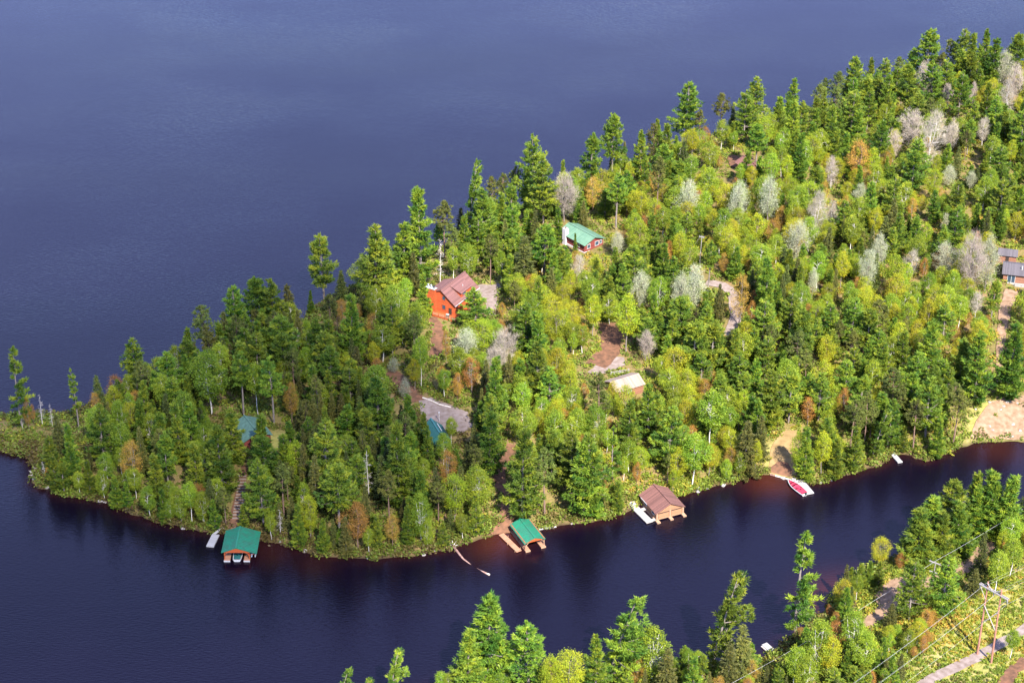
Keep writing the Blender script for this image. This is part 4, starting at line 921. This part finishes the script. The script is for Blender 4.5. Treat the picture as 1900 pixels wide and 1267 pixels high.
# --- power line
tl = on_ground(1813, 1215); tr2 = on_ground(1839, 1229); mid = (tl+tr2)/2; ax = tr2[:2]-tl[:2]; Wp = np.linalg.norm(ax); A = math.atan2(ax[1], ax[0])
d = ray(1852, 1086); HT = CAM_H+mid[1]/d[1]*d[2]-mid[2]
o = thing('power_pylon', 'two-legged wooden power pylon standing on the cleared strip by the gravel road', 'pylon', tuple(mid), A)
for s in (-1, 1): MB().tube([(s*Wp/2, 0, -.5), (s*Wp/2*.94, 0, HT)], [.27, .17], 8).build('pole', M['pole_wood'], o)
CA = HT-1.6
for y in (-.24, .24): MB().box(-Wp*1.0, Wp*1.0, y-.09, y+.09, CA-.14, CA+.14).build('crossarm', M['pale_wood'], o)
for s in (-1, 1):
    MB().tube([(s*Wp*.47, -.2, CA-4.8), (-s*Wp*.47, -.2, CA-9.6)], .11, 5).build('brace', M['pale_wood'], o)
    MB().tube([(s*Wp*.47, -.2, HT-.3), (s*Wp*.06, -.2, CA)], .09, 5).build('brace', M['pale_wood'], o)
    MB().tube([(s*Wp*.47, -.2, CA-3.0), (s*Wp*.98, -.2, CA)], .07, 5).build('brace', M['pale_wood'], o)
for x in (-Wp*.96, 0, Wp*.96): MB().tube([(x, 0, CA-.15), (x, 0, CA-.5), (x, 0, CA-.9), (x, 0, CA-1.35)], [.06, .14, .14, .06], 7).build('insulator', M['insulator'], o)
dirn = np.array([-math.sin(A), math.cos(A)])
if dirn[1] > 0: dirn = -dirn
axn = ax/Wp
WL = ['uppermost thin shield wire of the power line', 'second thin shield wire of the power line', 'conductor on the outer left arm of the power pylon', 'middle conductor of the power pylon', 'conductor on the outer right arm of the power pylon']
for (x, z, rr, lb) in ((-Wp*.47, HT, .009, WL[0]), (Wp*.47, HT, .009, WL[1]), (-Wp*.96, CA-1.35, .015, WL[2]), (0, CA-1.35, .015, WL[3]), (Wp*.96, CA-1.35, .015, WL[4])):
    a0 = np.array([*(mid[:2]+axn*x), mid[2]+z]); pts = []
    for u in np.linspace(-1, 1, 33):
        L_ = 150*u; sag = 5.5*(1-(2*abs(u)-1)**2)
        q = np.array([*(a0[:2]+dirn*L_), a0[2]-sag]); pts.append(tuple(q-a0))
    w_ = thing('power_line', lb, 'wire', tuple(a0), 0, 'wires of the power line'); MB().tube(pts, rr, 4).build('strand', M['wire'], w_)
def pole(name, label, base_px, top_y, arms, rot, wires=()):
    b = on_ground(*base_px); d = ray(base_px[0]+3, top_y); ht = CAM_H+b[1]/d[1]*d[2]-b[2]
    o = thing(name, label, 'pole', tuple(b), rot); MB().tube([(0, 0, -.4), (.25, 0, ht)], [.13, .09], 7).build('pole', M['pale_wood'], o)
    for (z, w_) in arms: MB().box(-w_+.2, w_+.2, -.09, .09, ht-z-.12, ht-z+.12).build('crossarm', M['pale_wood'], o)
    for (x) in (-1, 1): MB().tube([(x*arms[0][1]*.8+.2, 0, ht-arms[0][0]+.1), (x*arms[0][1]*.8+.2, 0, ht-arms[0][0]+.4)], .09, 6).build('insulator', M['insulator'], o)
    return np.array([b[0], b[1], b[2]+ht])
t1 = pole('utility_pole', 'grey utility pole with two crossarms beside the sandy track on the south shore', (1728, 1092), 1041, ((.4, 1.6), (3.2, 1.2)), R(-35))
t2 = pole('utility_pole', 'lone pale utility pole in the leafy wood above the gravel road', (1298, 492), 437, ((.5, .8),), R(-20))
for i, (p0, v, lb) in enumerate(((t1, np.array([70, 62, 3.0]), 'thin wire running east from the utility pole by the sandy track'), (t1, np.array([-75, -60, -1.0]), 'thin wire running west from the utility pole by the sandy track'),
                                 (t2, np.array([-14, -16, -5.0]), 'dark service wire dropping from the lone utility pole in the wood'))):
    w_ = thing('service_wire', lb, 'wire', tuple(p0), 0); MB().tube([tuple(v*u-np.array([0, 0, 2.2*(1-(2*u-1)**2)])) for u in np.linspace(0, 1, 12)], .025 if i < 2 else .06, 4).build('strand', M['wire'] if i < 2 else M['black'], w_)

# ------------------------------------------------------------------ trees one can pick out in the photograph: (x, y of the top, height in photo pixels, kind, width)
PICKED = '''1275 152 110 P 1;1341 169 88 R 1.1;1386 169 98 P .9;1406 145 108 P .9;1474 145 78 P .8;1220 220 62 C .8;1407 229 82 P 1;1455 234 60 B 1;1260 263 62 B 1.1;1320 260 58 B 1.1;1301 201 66 R 1
1521 153 70 R 1.1;1556 130 80 R 1.2;1534 142 66 R 1;1547 196 100 C 1;1488 248 92 C .9;1726 53 112 P .9;1757 68 74 R 1;1790 54 100 P .85;1828 54 84 C .8;1809 61 92 P .8;1849 71 110 P .85;1892 61 104 P .9
1591 105 96 P .8;1615 107 66 C .8;1643 108 82 P .9;1672 102 74 R 1.1;1695 88 78 P .9;1653 139 90 P .9;1688 116 100 P 1;1735 113 86 P 1;1788 132 90 P .9;1804 97 90 P .9;1818 87 90 P .9;1837 154 76 P .9;1759 109 84 P .9
1717 111 64 G .8;1721 147 50 G .9;1764 154 50 G 1;1809 151 52 G .8;1868 91 90 W .9;1889 116 74 G 1;1873 147 74 G 1;1698 201 84 G 1.1;1731 206 112 G 1;1769 222 68 G .9;1828 215 58 G 1;1662 239 64 G .9;1586 168 96 P 1;1615 168 76 P .9
1638 222 92 P .7;1747 180 48 B 1.2;1643 191 52 B 1.1;1797 239 62 R 1;1844 251 62 B 1.1;1880 258 56 Y 1;1740 286 48 Y 1;1764 305 42 W 1.2;1802 315 40 W 1.1;1598 258 86 O 1.1;1546 291 62 G .9;1648 291 52 C .8
597 434 116 P .9;632 500 56 S 1.6;692 417 150 C 1;777 347 185 P .8;748 413 130 P .9;864 294 172 K .6;893 349 130 P .9;824 370 112 R 1.1;715 446 112 P .9;841 453 68 B .8;869 450 72 B .9;909 429 100 R .9;914 323 86 R .9
815 441 88 D .8;784 505 82 C .9;767 467 84 S 1.2;855 384 62 S 1.4;611 543 100 R 1;649 544 128 C .9;540 526 68 S 1.4;575 538 45 C .7;988 248 150 P .7;1009 289 130 P .9;1099 247 102 P .9;1139 213 122 P .8;1044 296 54 C .8
1049 318 96 G 1.1;1146 322 106 T 1;1101 325 72 O 1;1189 355 64 Y 1.2;1224 287 126 R .8;1191 242 88 C .9;1198 294 68 P .9;1215 225 92 R .9;1037 384 66 C .9;1146 429 52 W 1.2;1068 432 40 C .6;973 436 108 S 1.5;959 306 84 R .9;935 318 80 R .9
931 358 92 C .9;950 341 88 P .9;978 389 62 C .9;1028 467 72 C 1;1108 479 72 C .9;1141 457 72 C .8;1075 469 56 G 1;1190 502 74 W 1.1;1231 382 66 B 1.1;1257 300 60 B 1;930 464 64 B .7;886 400 90 P .8;862 400 92 P .8;835 410 90 R .9
1284 327 98 W .9;1369 330 98 W .9;1430 325 106 W 1;1516 356 100 G .9;1485 403 90 W 1.1;1546 370 62 G .9;1599 339 52 W 1;1615 460 92 W .8;1634 431 86 W .8;1511 498 58 W .9;1291 488 108 W .8;1267 503 92 W .8;1319 446 98 T .8;1426 477 110 P .8
1430 520 96 C .8;1298 401 58 C .8;1381 431 38 S 1.2;1603 427 44 S 1.3;1378 505 100 O .8;1811 427 128 G .9;1757 446 76 W 1;1840 434 110 W .8;1693 460 56 G 1.1;1816 538 56 G 1;1757 394 44 W .7;1738 353 62 P .9;1849 517 76 P .8;1721 413 52 Y 1
1695 365 48 O .9;246 630 98 P 1;379 560 98 R 1.1;429 530 118 P .9;474 513 122 P 1;503 517 118 P .9;356 606 58 C .9;346 642 46 S 1.6;382 648 124 B 1;443 651 124 T .9;500 663 128 T .9;472 672 100 B .8;405 635 92 B .9;323 640 72 B 1;292 661 64 B 1
538 706 80 O .7;297 692 82 B 1;263 706 94 C .9;349 744 84 C 1;425 758 100 C 1.05;481 770 104 C 1.1;551 605 48 D .7;725 558 102 P .9;768 579 88 R 1.1;730 662 32 W 1.2;692 634 54 Y 1.1;768 664 62 Y .9;780 622 98 B .7;870 603 76 W 1.2
919 636 72 G 1.1;874 660 72 O 1.1;827 610 66 O .6;882 534 78 P 1.3;612 643 94 P .9;697 676 84 B 1.2;668 733 58 S 1.6;751 700 46 W .9;758 733 104 C .9;787 766 84 C .8;920 664 122 C .9;912 733 84 P 1;836 773 54 B .9;822 802 62 B .9;792 792 74 C .9;1375 302 46 B 1;1388 282 62 P 1;1410 290 50 C 1;1397 308 44 Y 1;1404 298 28 D 1;1000 514 92 C .9
998 578 104 C 1;995 633 112 P .9;1107 500 74 C .9;1166 545 112 Y .9;1102 547 78 Y 1;1132 540 64 B .9;1215 543 64 C 1;1249 578 84 C 1;1201 611 62 G 1;936 604 86 G 1;1252 642 72 Y 1.1;1114 687 112 R 1;1163 714 72 Y 1;1138 706 50 Y .9;1057 685 64 Y 1.2
1007 734 56 B 1;1218 725 86 C .9;1206 713 104 P 1;1251 704 66 B 1.2;1471 539 92 P .9;1483 567 90 C .9;1542 563 78 P 1;1424 624 78 P 1.1;1365 610 92 C .9;1374 653 84 P 1;1436 683 108 P 1;1471 686 102 P 1;1282 603 74 C 1.1;1519 556 64 Y .9
1537 622 66 Y 1.1;1568 719 64 O .9;1426 563 74 B 1;1583 610 74 R 1;1639 634 74 P .9;1526 693 90 P 1;1395 728 90 C .9;1313 733 94 C .9;1733 597 112 P 1.1;1660 588 70 C .9;1640 633 74 P .8;1823 614 134 C 1;1757 560 84 P 1;1887 597 144 C .9
1627 756 96 K 1;1705 740 96 R 1.1;1782 716 110 R 1;1657 740 94 P .9;20 644 152 N 1.0;46 736 64 O .5;71 730 60 D .9;92 748 46 D .8;36 752 44 D .8;58 748 40 O .5;132 682 114 H .9;178 695 72 S 1.3;103 767 88 S 1.1;180 748 118 P .8;126 818 82 C .9;95 842 68 C .9;112 858 58 P 1;142 872 52 B 1;186 870 62 B .9;211 880 62 C 1;232 893 52 C .9;272 900 60 B .9;300 905 62 C .9;331 922 50 B 1;84 866 44 O .8;78 846 42 D .8;500 950 52 B .9;598 962 62 C .9;682 977 52 B .9;792 962 54 B .9;822 968 46 C 1;858 950 52 B .9;450 935 46 C .9;395 925 56 C .9;161 853 60 C 1;240 815 88 O 1
218 740 82 B .8;325 745 112 C .9;303 802 104 P .9;404 790 134 P 1;357 820 104 P .9;246 865 62 B .9;312 925 44 B .9;350 893 76 B .9;413 900 76 R 1;480 851 126 P .8;601 779 132 P 1;582 842 104 S 1;623 858 128 P 1;681 836 84 D 1
737 785 150 C .9;718 788 74 S 1.2;642 804 64 B 1.1;517 943 50 D 1;550 934 80 C .9;572 915 88 Y .6;661 930 90 O 1;633 978 40 B 1;696 953 62 C .9;727 953 62 O .9;754 937 74 C .8;971 797 170 P .9;883 913 92 C .7;909 764 122 P 1
831 832 84 O .9;843 877 90 Y .9;886 863 88 B 1;971 750 84 B 1;1030 757 84 B 1.1;1012 828 132 R 1;1063 797 114 P 1;1085 818 142 P .9;779 913 90 B .9;1170 742 100 P .9;1246 753 118 P 1;1139 791 106 N 1;1291 798 104 B 1;1096 803 150 P .9
1102 850 106 C 1;1146 893 56 C 1;1324 723 118 B 1;1407 739 92 P .9;1388 779 100 S 1.5;1435 704 90 P 1;910 1105 160 P 1.05;868 1168 120 C 1.1;981 1153 122 P 1;716 1207 110 K .9;622 1244 96 K 1;665 1256 80 K 1;1057 1208 84 Y 1.2;1024 1216 80 Y 1
1137 1100 165 K 1.2;1108 1178 110 C .9;1213 1160 104 B 1.25;1331 1060 182 K .95;1183 1213 60 O 1;1487 987 180 N 1.1;1380 1156 112 S 1.2;1356 1192 90 S 1.3;1348 1168 60 G .7;1396 1222 50 O .9;1523 1147 110 B 1;1480 1192 92 B .75;1588 1130 92 B 1
1571 1088 72 C .9;1554 1149 64 O 1;1600 1045 46 C 1.1;1617 1040 48 C .9;1634 1040 46 C .9;1656 1117 52 S 1.5;1712 940 108 C 1.5;1735 918 112 C 1.5;1770 890 112 P .9;1812 876 112 P .9;1847 873 122 C 1.3;1879 882 120 C 1.2;1783 930 98 C 1.4;1755 950 92 C 1.3;1720 975 76 C 1.4;1700 1037 116 P .9
1762 1033 118 P 1;1828 985 82 S 1;1812 1053 50 S 1.6;1857 1020 84 B 1;1885 1000 70 B 1.1;1883 1168 54 B 1.1;1240 1200 90 S 1.3;1290 1215 80 C 1;1545 1180 84 Y 1;1610 1170 84 B 1;1640 1180 74 C .8;1500 1215 80 B 1;1820 900 100 C 1
1405 815 66 Y .8;1500 790 96 C .9;1485 800 88 Y .8;1530 800 84 Y .9;1555 812 76 C .9;1590 790 80 C .9;1250 870 46 Y .9;1350 850 46 B 1.1;1375 838 52 B 1;1415 770 84 S 1.2;1690 790 72 C .8;1745 775 74 C .9'''
for row in PICKED.replace('\n', ';').split(';'):
    x, y, h, k, w_ = row.split(); plant_px(float(x), float(y), float(h), k, float(w_))
n_picked = len(trees)

# ------------------------------------------------------------------ the rest of the wood
KEEP = [  # what must stay in view: pixel outline
 [(796,506),(876,500),(905,520),(900,560),(870,590),(805,600),(795,560)], [(880,522),(932,522),(925,580),(895,590),(880,560)], [(1046,410),(1122,430),(1120,470),(1090,472),(1046,445)],
 [(1855,455),(1910,455),(1910,540),(1850,560)], [(1084,655),(1170,650),(1205,700),(1200,725),(1130,725),(1084,700)], [(432,768),(472,768),(475,808),(440,808)], [(776,735),(870,740),(870,800),(795,815)],
 [(385,970),(480,970),(480,1045),(385,1045)], [(890,890),(1040,900),(1040,1030),(890,1030)], [(1165,895),(1280,895),(1280,975),(1165,975)], [(1420,800),(1515,790),(1515,920),(1420,900)],
 [(428,880),(462,880),(462,985),(428,985)], [(1795,735),(1900,735),(1900,830),(1795,825)], [(1845,540),(1885,540),(1870,740),(1840,740)], [(1342,280),(1415,280),(1415,325),(1342,325)],
 [(1345,540),(1385,540),(1370,600),(1345,600)], [(1610,1060),(1690,1060),(1690,1140),(1610,1160)], [(1700,1060),(1800,1040),(1800,1075),(1700,1095)], [(1294,430),(1308,430),(1308,450),(1294,450)],
 [(795,590),(830,590),(830,670),(800,670)], [(385,720),(520,720),(520,770),(385,770)], [(640,1180),(760,1150),(760,1267),(640,1267)], [(1450,980),(1530,980),(1530,1160),(1450,1160)], [(1415,1188),(1450,1188),(1450,1222),(1415,1222)],
 [(815,470),(900,470),(900,520),(815,520)], [(720,685),(780,690),(790,745),(720,720)], [(1795,1070),(1880,1070),(1880,1235),(1795,1235)], [(918,830),(955,830),(955,960),(915,960)], [(1650,838),(1680,838),(1680,865),(1650,865)], [(745,405),(800,405),(800,500),(700,500)]]
KEEPW = [(np.array(k, float), max(on_ground(*p)[1] for p in k)-0.0) for k in KEEP]
SKY_X = [-50,20,90,130,180,246,330,380,430,474,505,545,597,640,692,750,777,824,864,893,935,988,1010,1050,1099,1139,1190,1220,1275,1341,1406,1474,1520,1560,1591,1643,1695,1726,1790,1830,1892,1960]
SKY_Y = [800,790,790,780,705,640,645,575,545,525,530,560,590,540,430,420,360,380,370,360,330,300,300,305,270,235,250,230,205,185,165,180,155,140,125,115,95,75,70,68,72,70]
def pt_in(P, x, y):
    c = False; j = len(P)-1
    for i in range(len(P)):
        if (P[i][1] > y) != (P[j][1] > y) and x < (P[j][0]-P[i][0])*(y-P[i][1])/(P[j][1]-P[i][1])+P[i][0]: c = not c
        j = i
    return c
for t_ in trees:                                      # pale, bare and wind-blown trees keep their crowns in view
    f_ = {'W': .42, 'G': .42, 'D': .6, 'K': .5, 'N': .6, 'T': .8, 'O': .5, 'Y': .42, 'P': .3, 'R': .3}.get(t_['k'])
    if f_:
        x, y = project(t_['p']+np.array([0, 0, t_['h']])); x2, y2 = project(t_['p']+np.array([t_['r']*.75, 0, t_['h']*(1-f_)])); x3 = project(t_['p']+np.array([-t_['r']*.75, 0, t_['h']*(1-f_)]))[0]
        KEEPW.append((np.array([(x3, y), (x2, y), (x2, y2), (x3, y2)]), t_['p'][1]-2.5))
KLO = np.array([k_[0].min(0) for k_ in KEEPW]); KHI = np.array([k_[0].max(0) for k_ in KEEPW]); KY = np.array([k_[1] for k_ in KEEPW])
def hides(p, h, r):
    for zf in (.15, .4, .65, .85, 1.0):
        wv = r*(.85 if zf < .7 else .45)
        for sx in (-wv, 0, wv):
            x, y = project((p[0]+sx, p[1], p[2]+h*zf))
            for i in np.nonzero((KLO[:, 0] <= x) & (x <= KHI[:, 0]) & (KLO[:, 1] <= y) & (y <= KHI[:, 1]) & (p[1] < KY+2))[0]:
                if pt_in(KEEPW[i][0], x, y): return True
    return False
CORRIDOR = px_poly([(1640,1330),(1690,1238),(1735,1190),(1780,1130),(1815,1100),(1850,1085),(1960,1010),(1990,1330)])
blocked = [np.asarray(P_) for P_ in patch_polys]
def is_blocked(x, y, pad):
    for P_ in blocked:
        if P_[:, 0].min()-pad < x < P_[:, 0].max()+pad and P_[:, 1].min()-pad < y < P_[:, 1].max()+pad:
            if pt_in(P_, x, y): return True
            if pad > .5 and dist_to(P_, np.array([x]), np.array([y]))[0] < pad: return True
    for (bx_, by_, br) in HOUSES:
        if (x-bx_)**2+(y-by_)**2 < (br+pad)**2: return True
    return False
def mix(px, py):
    if py < 290 and px > 1430: return 'P'*11+'R'*2+'B'*3+'Y'*3+'C'*5
    if py > 1040: return 'B'*7+'C'*3+'P'*2+'Y'*4+'O'*2+'S'
    if px < 960 and py > 590: return 'P'*6+'C'*6+'S'*3+'B'*7+'R'*2+'Y'*1+'O'*1
    if px < 960: return 'P'*6+'R'*2+'S'*1+'B'*4+'C'*3
    if py > 640 and px > 1180: return 'P'*7+'C'*6+'B'*4+'Y'*4+'R'*2+'O'*1
    if px > 960 and py < 640: return 'B'*10+'Y'*9+'C'*7+'P'*3+'O'*2+'S'*1
    return 'C'*5+'P'*4+'B'*7+'Y'*4+'O'*1+'R'*1
TP = np.array([t_['p'][:2] for t_ in trees]); TR = np.array([t_['r'] for t_ in trees])
tries = 0; fill = []
cap = {'white_pine': 298, 'young_pine': 298}
count = {}
for t_ in trees: count[NAMES[t_['k']]] = count.get(NAMES[t_['k']], 0)+1
while tries < 40000 and len(fill) < FILL_MAX:
    tries += 1
    px = rng.uniform(-40, 1940); py = rng.uniform(90, 1300)
    b = on_ground(px, py)
    if not is_land(b[0], b[1]): continue
    dsh = min(grid_val(d_pen, b[0], b[1]), grid_val(d_sou, b[0], b[1]))
    if dsh < 1.2: continue
    if px < 100 and dsh < 7: continue
    kinds = mix(px, py); st = float(wob(np.array(b[0]), np.array(b[1]), 21.0, 2.3))      # like stands with like
    sub_ = [q for q in kinds if (q in 'PCRS') == (st < -.05)]
    if sub_ and abs(st) > .12 and rng.random() < .75: kinds = sub_
    k = kinds[int(rng.integers(len(kinds)))]
    h = {'P': rng.uniform(11, 20), 'C': rng.uniform(7, 15), 'R': rng.uniform(12, 19), 'S': rng.uniform(7, 15), 'B': rng.uniform(7.5, 15), 'Y': rng.uniform(7, 14), 'O': rng.uniform(5, 10), 'W': rng.uniform(10, 16), 'G': rng.uniform(8, 14)}[k]
    if dsh < 4: h *= .8
    if py > 1040:
        if pt_in(CORRIDOR, b[0], b[1]): continue
        h = min(h, 11) if py < 1180 else min(h*.7, 7.5)
    r_ = HALFW[k]*h/20
    if count.get(NAMES[k], 0) >= cap.get(NAMES[k], 290): continue
    d = np.hypot(TP[:, 0]-b[0], TP[:, 1]-b[1])
    if (d < .57*(TR+r_)+.25).any(): continue
    x, y = project(b+np.array([0, 0, h]))
    if y < np.interp(x, SKY_X, SKY_Y)+4 and py < 1000: continue
    if is_blocked(b[0], b[1], 2.0) or hides(b, h, r_): continue
    plant(k, b, h, rng.uniform(.85, 1.2)); fill.append(1); count[NAMES[k]] = count.get(NAMES[k], 0)+1
    TP = np.vstack([TP, b[:2]]); TR = np.append(TR, r_)
print('trees', n_picked, len(fill), count)

# ------------------------------------------------------------------ low growth that nobody could count
def undergrowth(n, seed):
    r = np.random.default_rng(seed); P_, S_, T_ = [], [], []
    shore = np.concatenate([P_PEN, P_SOU])
    while len(P_) < n:
        if len(P_) < n*.13:
            q = shore[r.integers(len(shore))]+r.normal(0, 1.6, 2); px, py = project((*q, .5)); b = np.array([*q, .5])
            if not (-60 < px < 1960 and 80 < py < 1330): continue
        elif len(P_) < n*.19: px = r.uniform(1600, 1960); py = r.uniform(1060, 1330); b = at_z(px, py, 4.0)
        else: px = r.uniform(-60, 1960); py = r.uniform(80, 1330); b = at_z(px, py, 4.0)
        x, y = b[0], b[1]
        if not (GX0 < x < GX1 and GY0 < y < GY1) or not is_land(x, y): continue
        z = terrain(x, y)
        if z < .1 or (is_blocked(x, y, .2) and not (px > 1790 and 735 < py < 822 and r.random() < .4)): continue
        dsh = min(grid_val(d_pen, x, y), grid_val(d_sou, x, y)); gr = grid_val(grass, x, y)
        cor = py > 1040 and pt_in(CORRIDOR, x, y)
        if gr > .5 and r.random() < (.15 if cor else .8): continue
        s = r.uniform(.6, 1.9)*(1.1 if dsh < 5 else 1.0)*(.5 if cor else 1)
        tone = np.clip(.45+.28*wob(np.array(x), np.array(y), 9.0)+r.normal(0, .16)+(.16 if px > 950 else -.04)+(.05 if cor else 0)-(.22 if dsh < 4 else 0), 0, 1)
        P_.append((x, y, z)); S_.append(s); T_.append(tone)
    P_ = np.array(P_); S_ = np.array(S_); T_ = np.array(T_); per = 32
    LS = np.repeat(np.clip(.20+.09*S_, .17, .34), per); u = unit(r.normal(size=(n, per, 3))); u[..., 2] = np.abs(u[..., 2])
    C = P_[:, None]+u*S_[:, None, None]*np.array([1.1, 1.1, .85])*r.uniform(.5, 1.0, (n, per, 1))
    V = leaves(C.reshape(-1, 3), LS, r, .8)
    me = mesh_np('undergrowth', V.reshape(-1, 3), np.arange(len(V)*4).reshape(-1, 4), M['under'], np.repeat(np.clip(np.repeat(T_, per)+r.normal(0, .09, n*per), 0, 1), 4))
    return obj('undergrowth', me, kind='stuff')
undergrowth(22000, 77)

# ------------------------------------------------------------------ boulders along the waterline and on the bare bank
M['rock'] = surf('grey_rock', (.30,.27,.25), (.14,.12,.11), 3, .9, .5)
rock_meshes = []
for q in range(4):
    bm = bmesh.new(); bmesh.ops.create_icosphere(bm, subdivisions=2, radius=1.0)
    for v_ in bm.verts: v_.co *= 1+.22*math.sin(v_.co.x*3.1+q*2)*math.cos(v_.co.y*2.7+q)+.12*math.sin(v_.co.z*5+q*3); v_.co.z *= .62
    me = bpy.data.meshes.new('boulder'); bm.to_mesh(me); bm.free(); me.materials.append(M['rock']); rock_meshes.append(me)
boulders = []; rb = np.random.default_rng(5)
spots = []
while len(spots) < 46:
    q = P_PEN[rb.integers(len(P_PEN))] if rb.random() < .75 else P_SOU[rb.integers(len(P_SOU))]; q = q+rb.normal(0, .5, 2); px, py = project((*q, .2))
    if 60 < px < 1890 and 840 < py < 1260 and not is_blocked(q[0], q[1], .5): spots.append((*q, max(-.05, terrain(*q)-.05), rb.uniform(.3, .75)))
while len(spots) < 60:
    px = rb.uniform(1805, 1895); py = rb.uniform(745, 815); q = on_ground(px, py); spots.append((q[0], q[1], q[2]+.2, rb.uniform(.25, .55)))
for (x, y, z, s) in spots:
    o = obj('boulder', rock_meshes[int(rb.integers(4))], None, (x, y, z), (0, 0, rb.uniform(0, 6.28))); o.scale = (s*rb.uniform(.8, 1.4), s, s)
    o['category'] = 'boulder'; o['group'] = 'boulders along the shore'; boulders.append((o, project((x, y, z)), s))

# ------------------------------------------------------------------ labels: say which tree by what it stands near
MARKS = [(835,550,'the orange log house'),(1085,445,'the red cottage'),(443,1010,'the boathouse below the stairs'),(978,990,'the boathouse at the red landing'),(1230,935,'the tan boathouse'),
 (1485,903,'the red-covered boat'),(1880,505,'the grey-roofed bungalow'),(1165,710,'the tan garage'),(455,788,'the green lodge'),(812,800,'the teal shed'),(820,765,'the gravel yard'),(1385,306,'the upper brown cabin'),
 (1300,445,'the lone utility pole'),(1730,1065,'the pole by the sandy track'),(1835,1150,'the power pylon'),(1433,1206,'the south shore dock'),(1664,852,'the dock below leaning pines'),(870,1035,'the drifting trunk'),
 (64,884,'the western root wad'),(1860,780,'the bare sandy bank'),(1360,565,'the gravel road bend'),(905,545,'the upper driveway'),(1650,1105,'the sand patch'),(442,925,'the timber steps'),(1125,675,'the gravel clearing'),
 (1452,835,'the sandy lakeside clearing'),(1855,640,'the sandy bank track'),(1487,1080,'the lone ragged pine'),(597,490,'the solitary far-shore pine'),(1275,205,'the tall lakeside skyline pine'),
 (1726,105,'the highest skyline pine'),(1730,260,'the big bare grey trees'),(1278,540,'the twin white aspens'),(246,680,'the western shoreline pine'),(20,720,'the tip-most pine'),(1825,490,'the bungalow aspens'),
 (1485,440,'the mid-wood pale aspens'),(690,490,'the pine wall west of the house'),(930,1180,'the south shore tall pine'),(1735,690,'the broad pine above the bay'),(700,880,'the white snag'),(600,950,'the middle west shore'),(1600,300,'the orange birch clump')]
ORD = ['nearest', 'second nearest', 'third nearest', 'fourth nearest', 'fifth nearest', 'sixth nearest', 'seventh nearest', 'eighth nearest', 'ninth nearest', 'tenth nearest', 'eleventh nearest', 'twelfth nearest', 'thirteenth nearest', 'fourteenth nearest', 'fifteenth nearest', 'sixteenth nearest', 'seventeenth nearest', 'eighteenth nearest', 'nineteenth nearest', 'twentieth nearest', 'twenty-first nearest', 'twenty-second nearest', 'twenty-third nearest', 'twenty-fourth nearest', 'twenty-fifth nearest']
MA = np.array([m_[:2] for m_ in MARKS], float)
buckets = {}
for t_ in trees:
    x, y = project(t_['p']+np.array([0, 0, t_['h']*.55])); d = np.hypot(MA[:, 0]-x, MA[:, 1]-y); i = int(np.argmin(d))
    buckets.setdefault((t_['k'], 'tall ' if t_['h'] > 17.5 else 'small ' if t_['h'] < 9.5 else '', i), []).append((d[i], t_))
GROUPN = {'P': 'green pines of the wood', 'C': 'young pines of the wood', 'T': 'bare-stemmed pines', 'K': 'wind-swept pines', 'N': 'ragged pines', 'H': 'half-dead pines', 'R': 'olive pines of the wood', 'S': 'spruces of the wood', 'B': 'leafy trees of the wood',
          'Y': 'yellow-green trees of the wood', 'O': 'rusty budding trees', 'W': 'silver aspens', 'G': 'bare grey trees', 'D': 'dead trees'}
for (k, size, i), L_ in buckets.items():
    L_.sort(key=lambda q: q[0])
    for j, (_, t_) in enumerate(L_):
        t_['o']['group'] = GROUPN[k]
        if len(L_) == 1: t_['o']['label'] = f"{size}{LOOK[k]}, alone by {MARKS[i][2]}"
        elif j < len(ORD): t_['o']['label'] = f"{size}{LOOK[k]}, {ORD[j]} to {MARKS[i][2]}"
        else: t_['o']['label'] = f"{size}{LOOK[k]} in the crowd around {MARKS[i][2]}"

bk = {}
for o, (x, y), s in boulders:
    d = np.hypot(MA[:, 0]-x, MA[:, 1]-y); i = int(np.argmin(d)); bk.setdefault(i, []).append((d[i], o))
for i, L_ in bk.items():
    for j, (_, o) in enumerate(sorted(L_, key=lambda q: q[0])): o['label'] = f"grey boulder on the shore, {ORD[min(j, len(ORD)-1)]} to {MARKS[i][2]}"
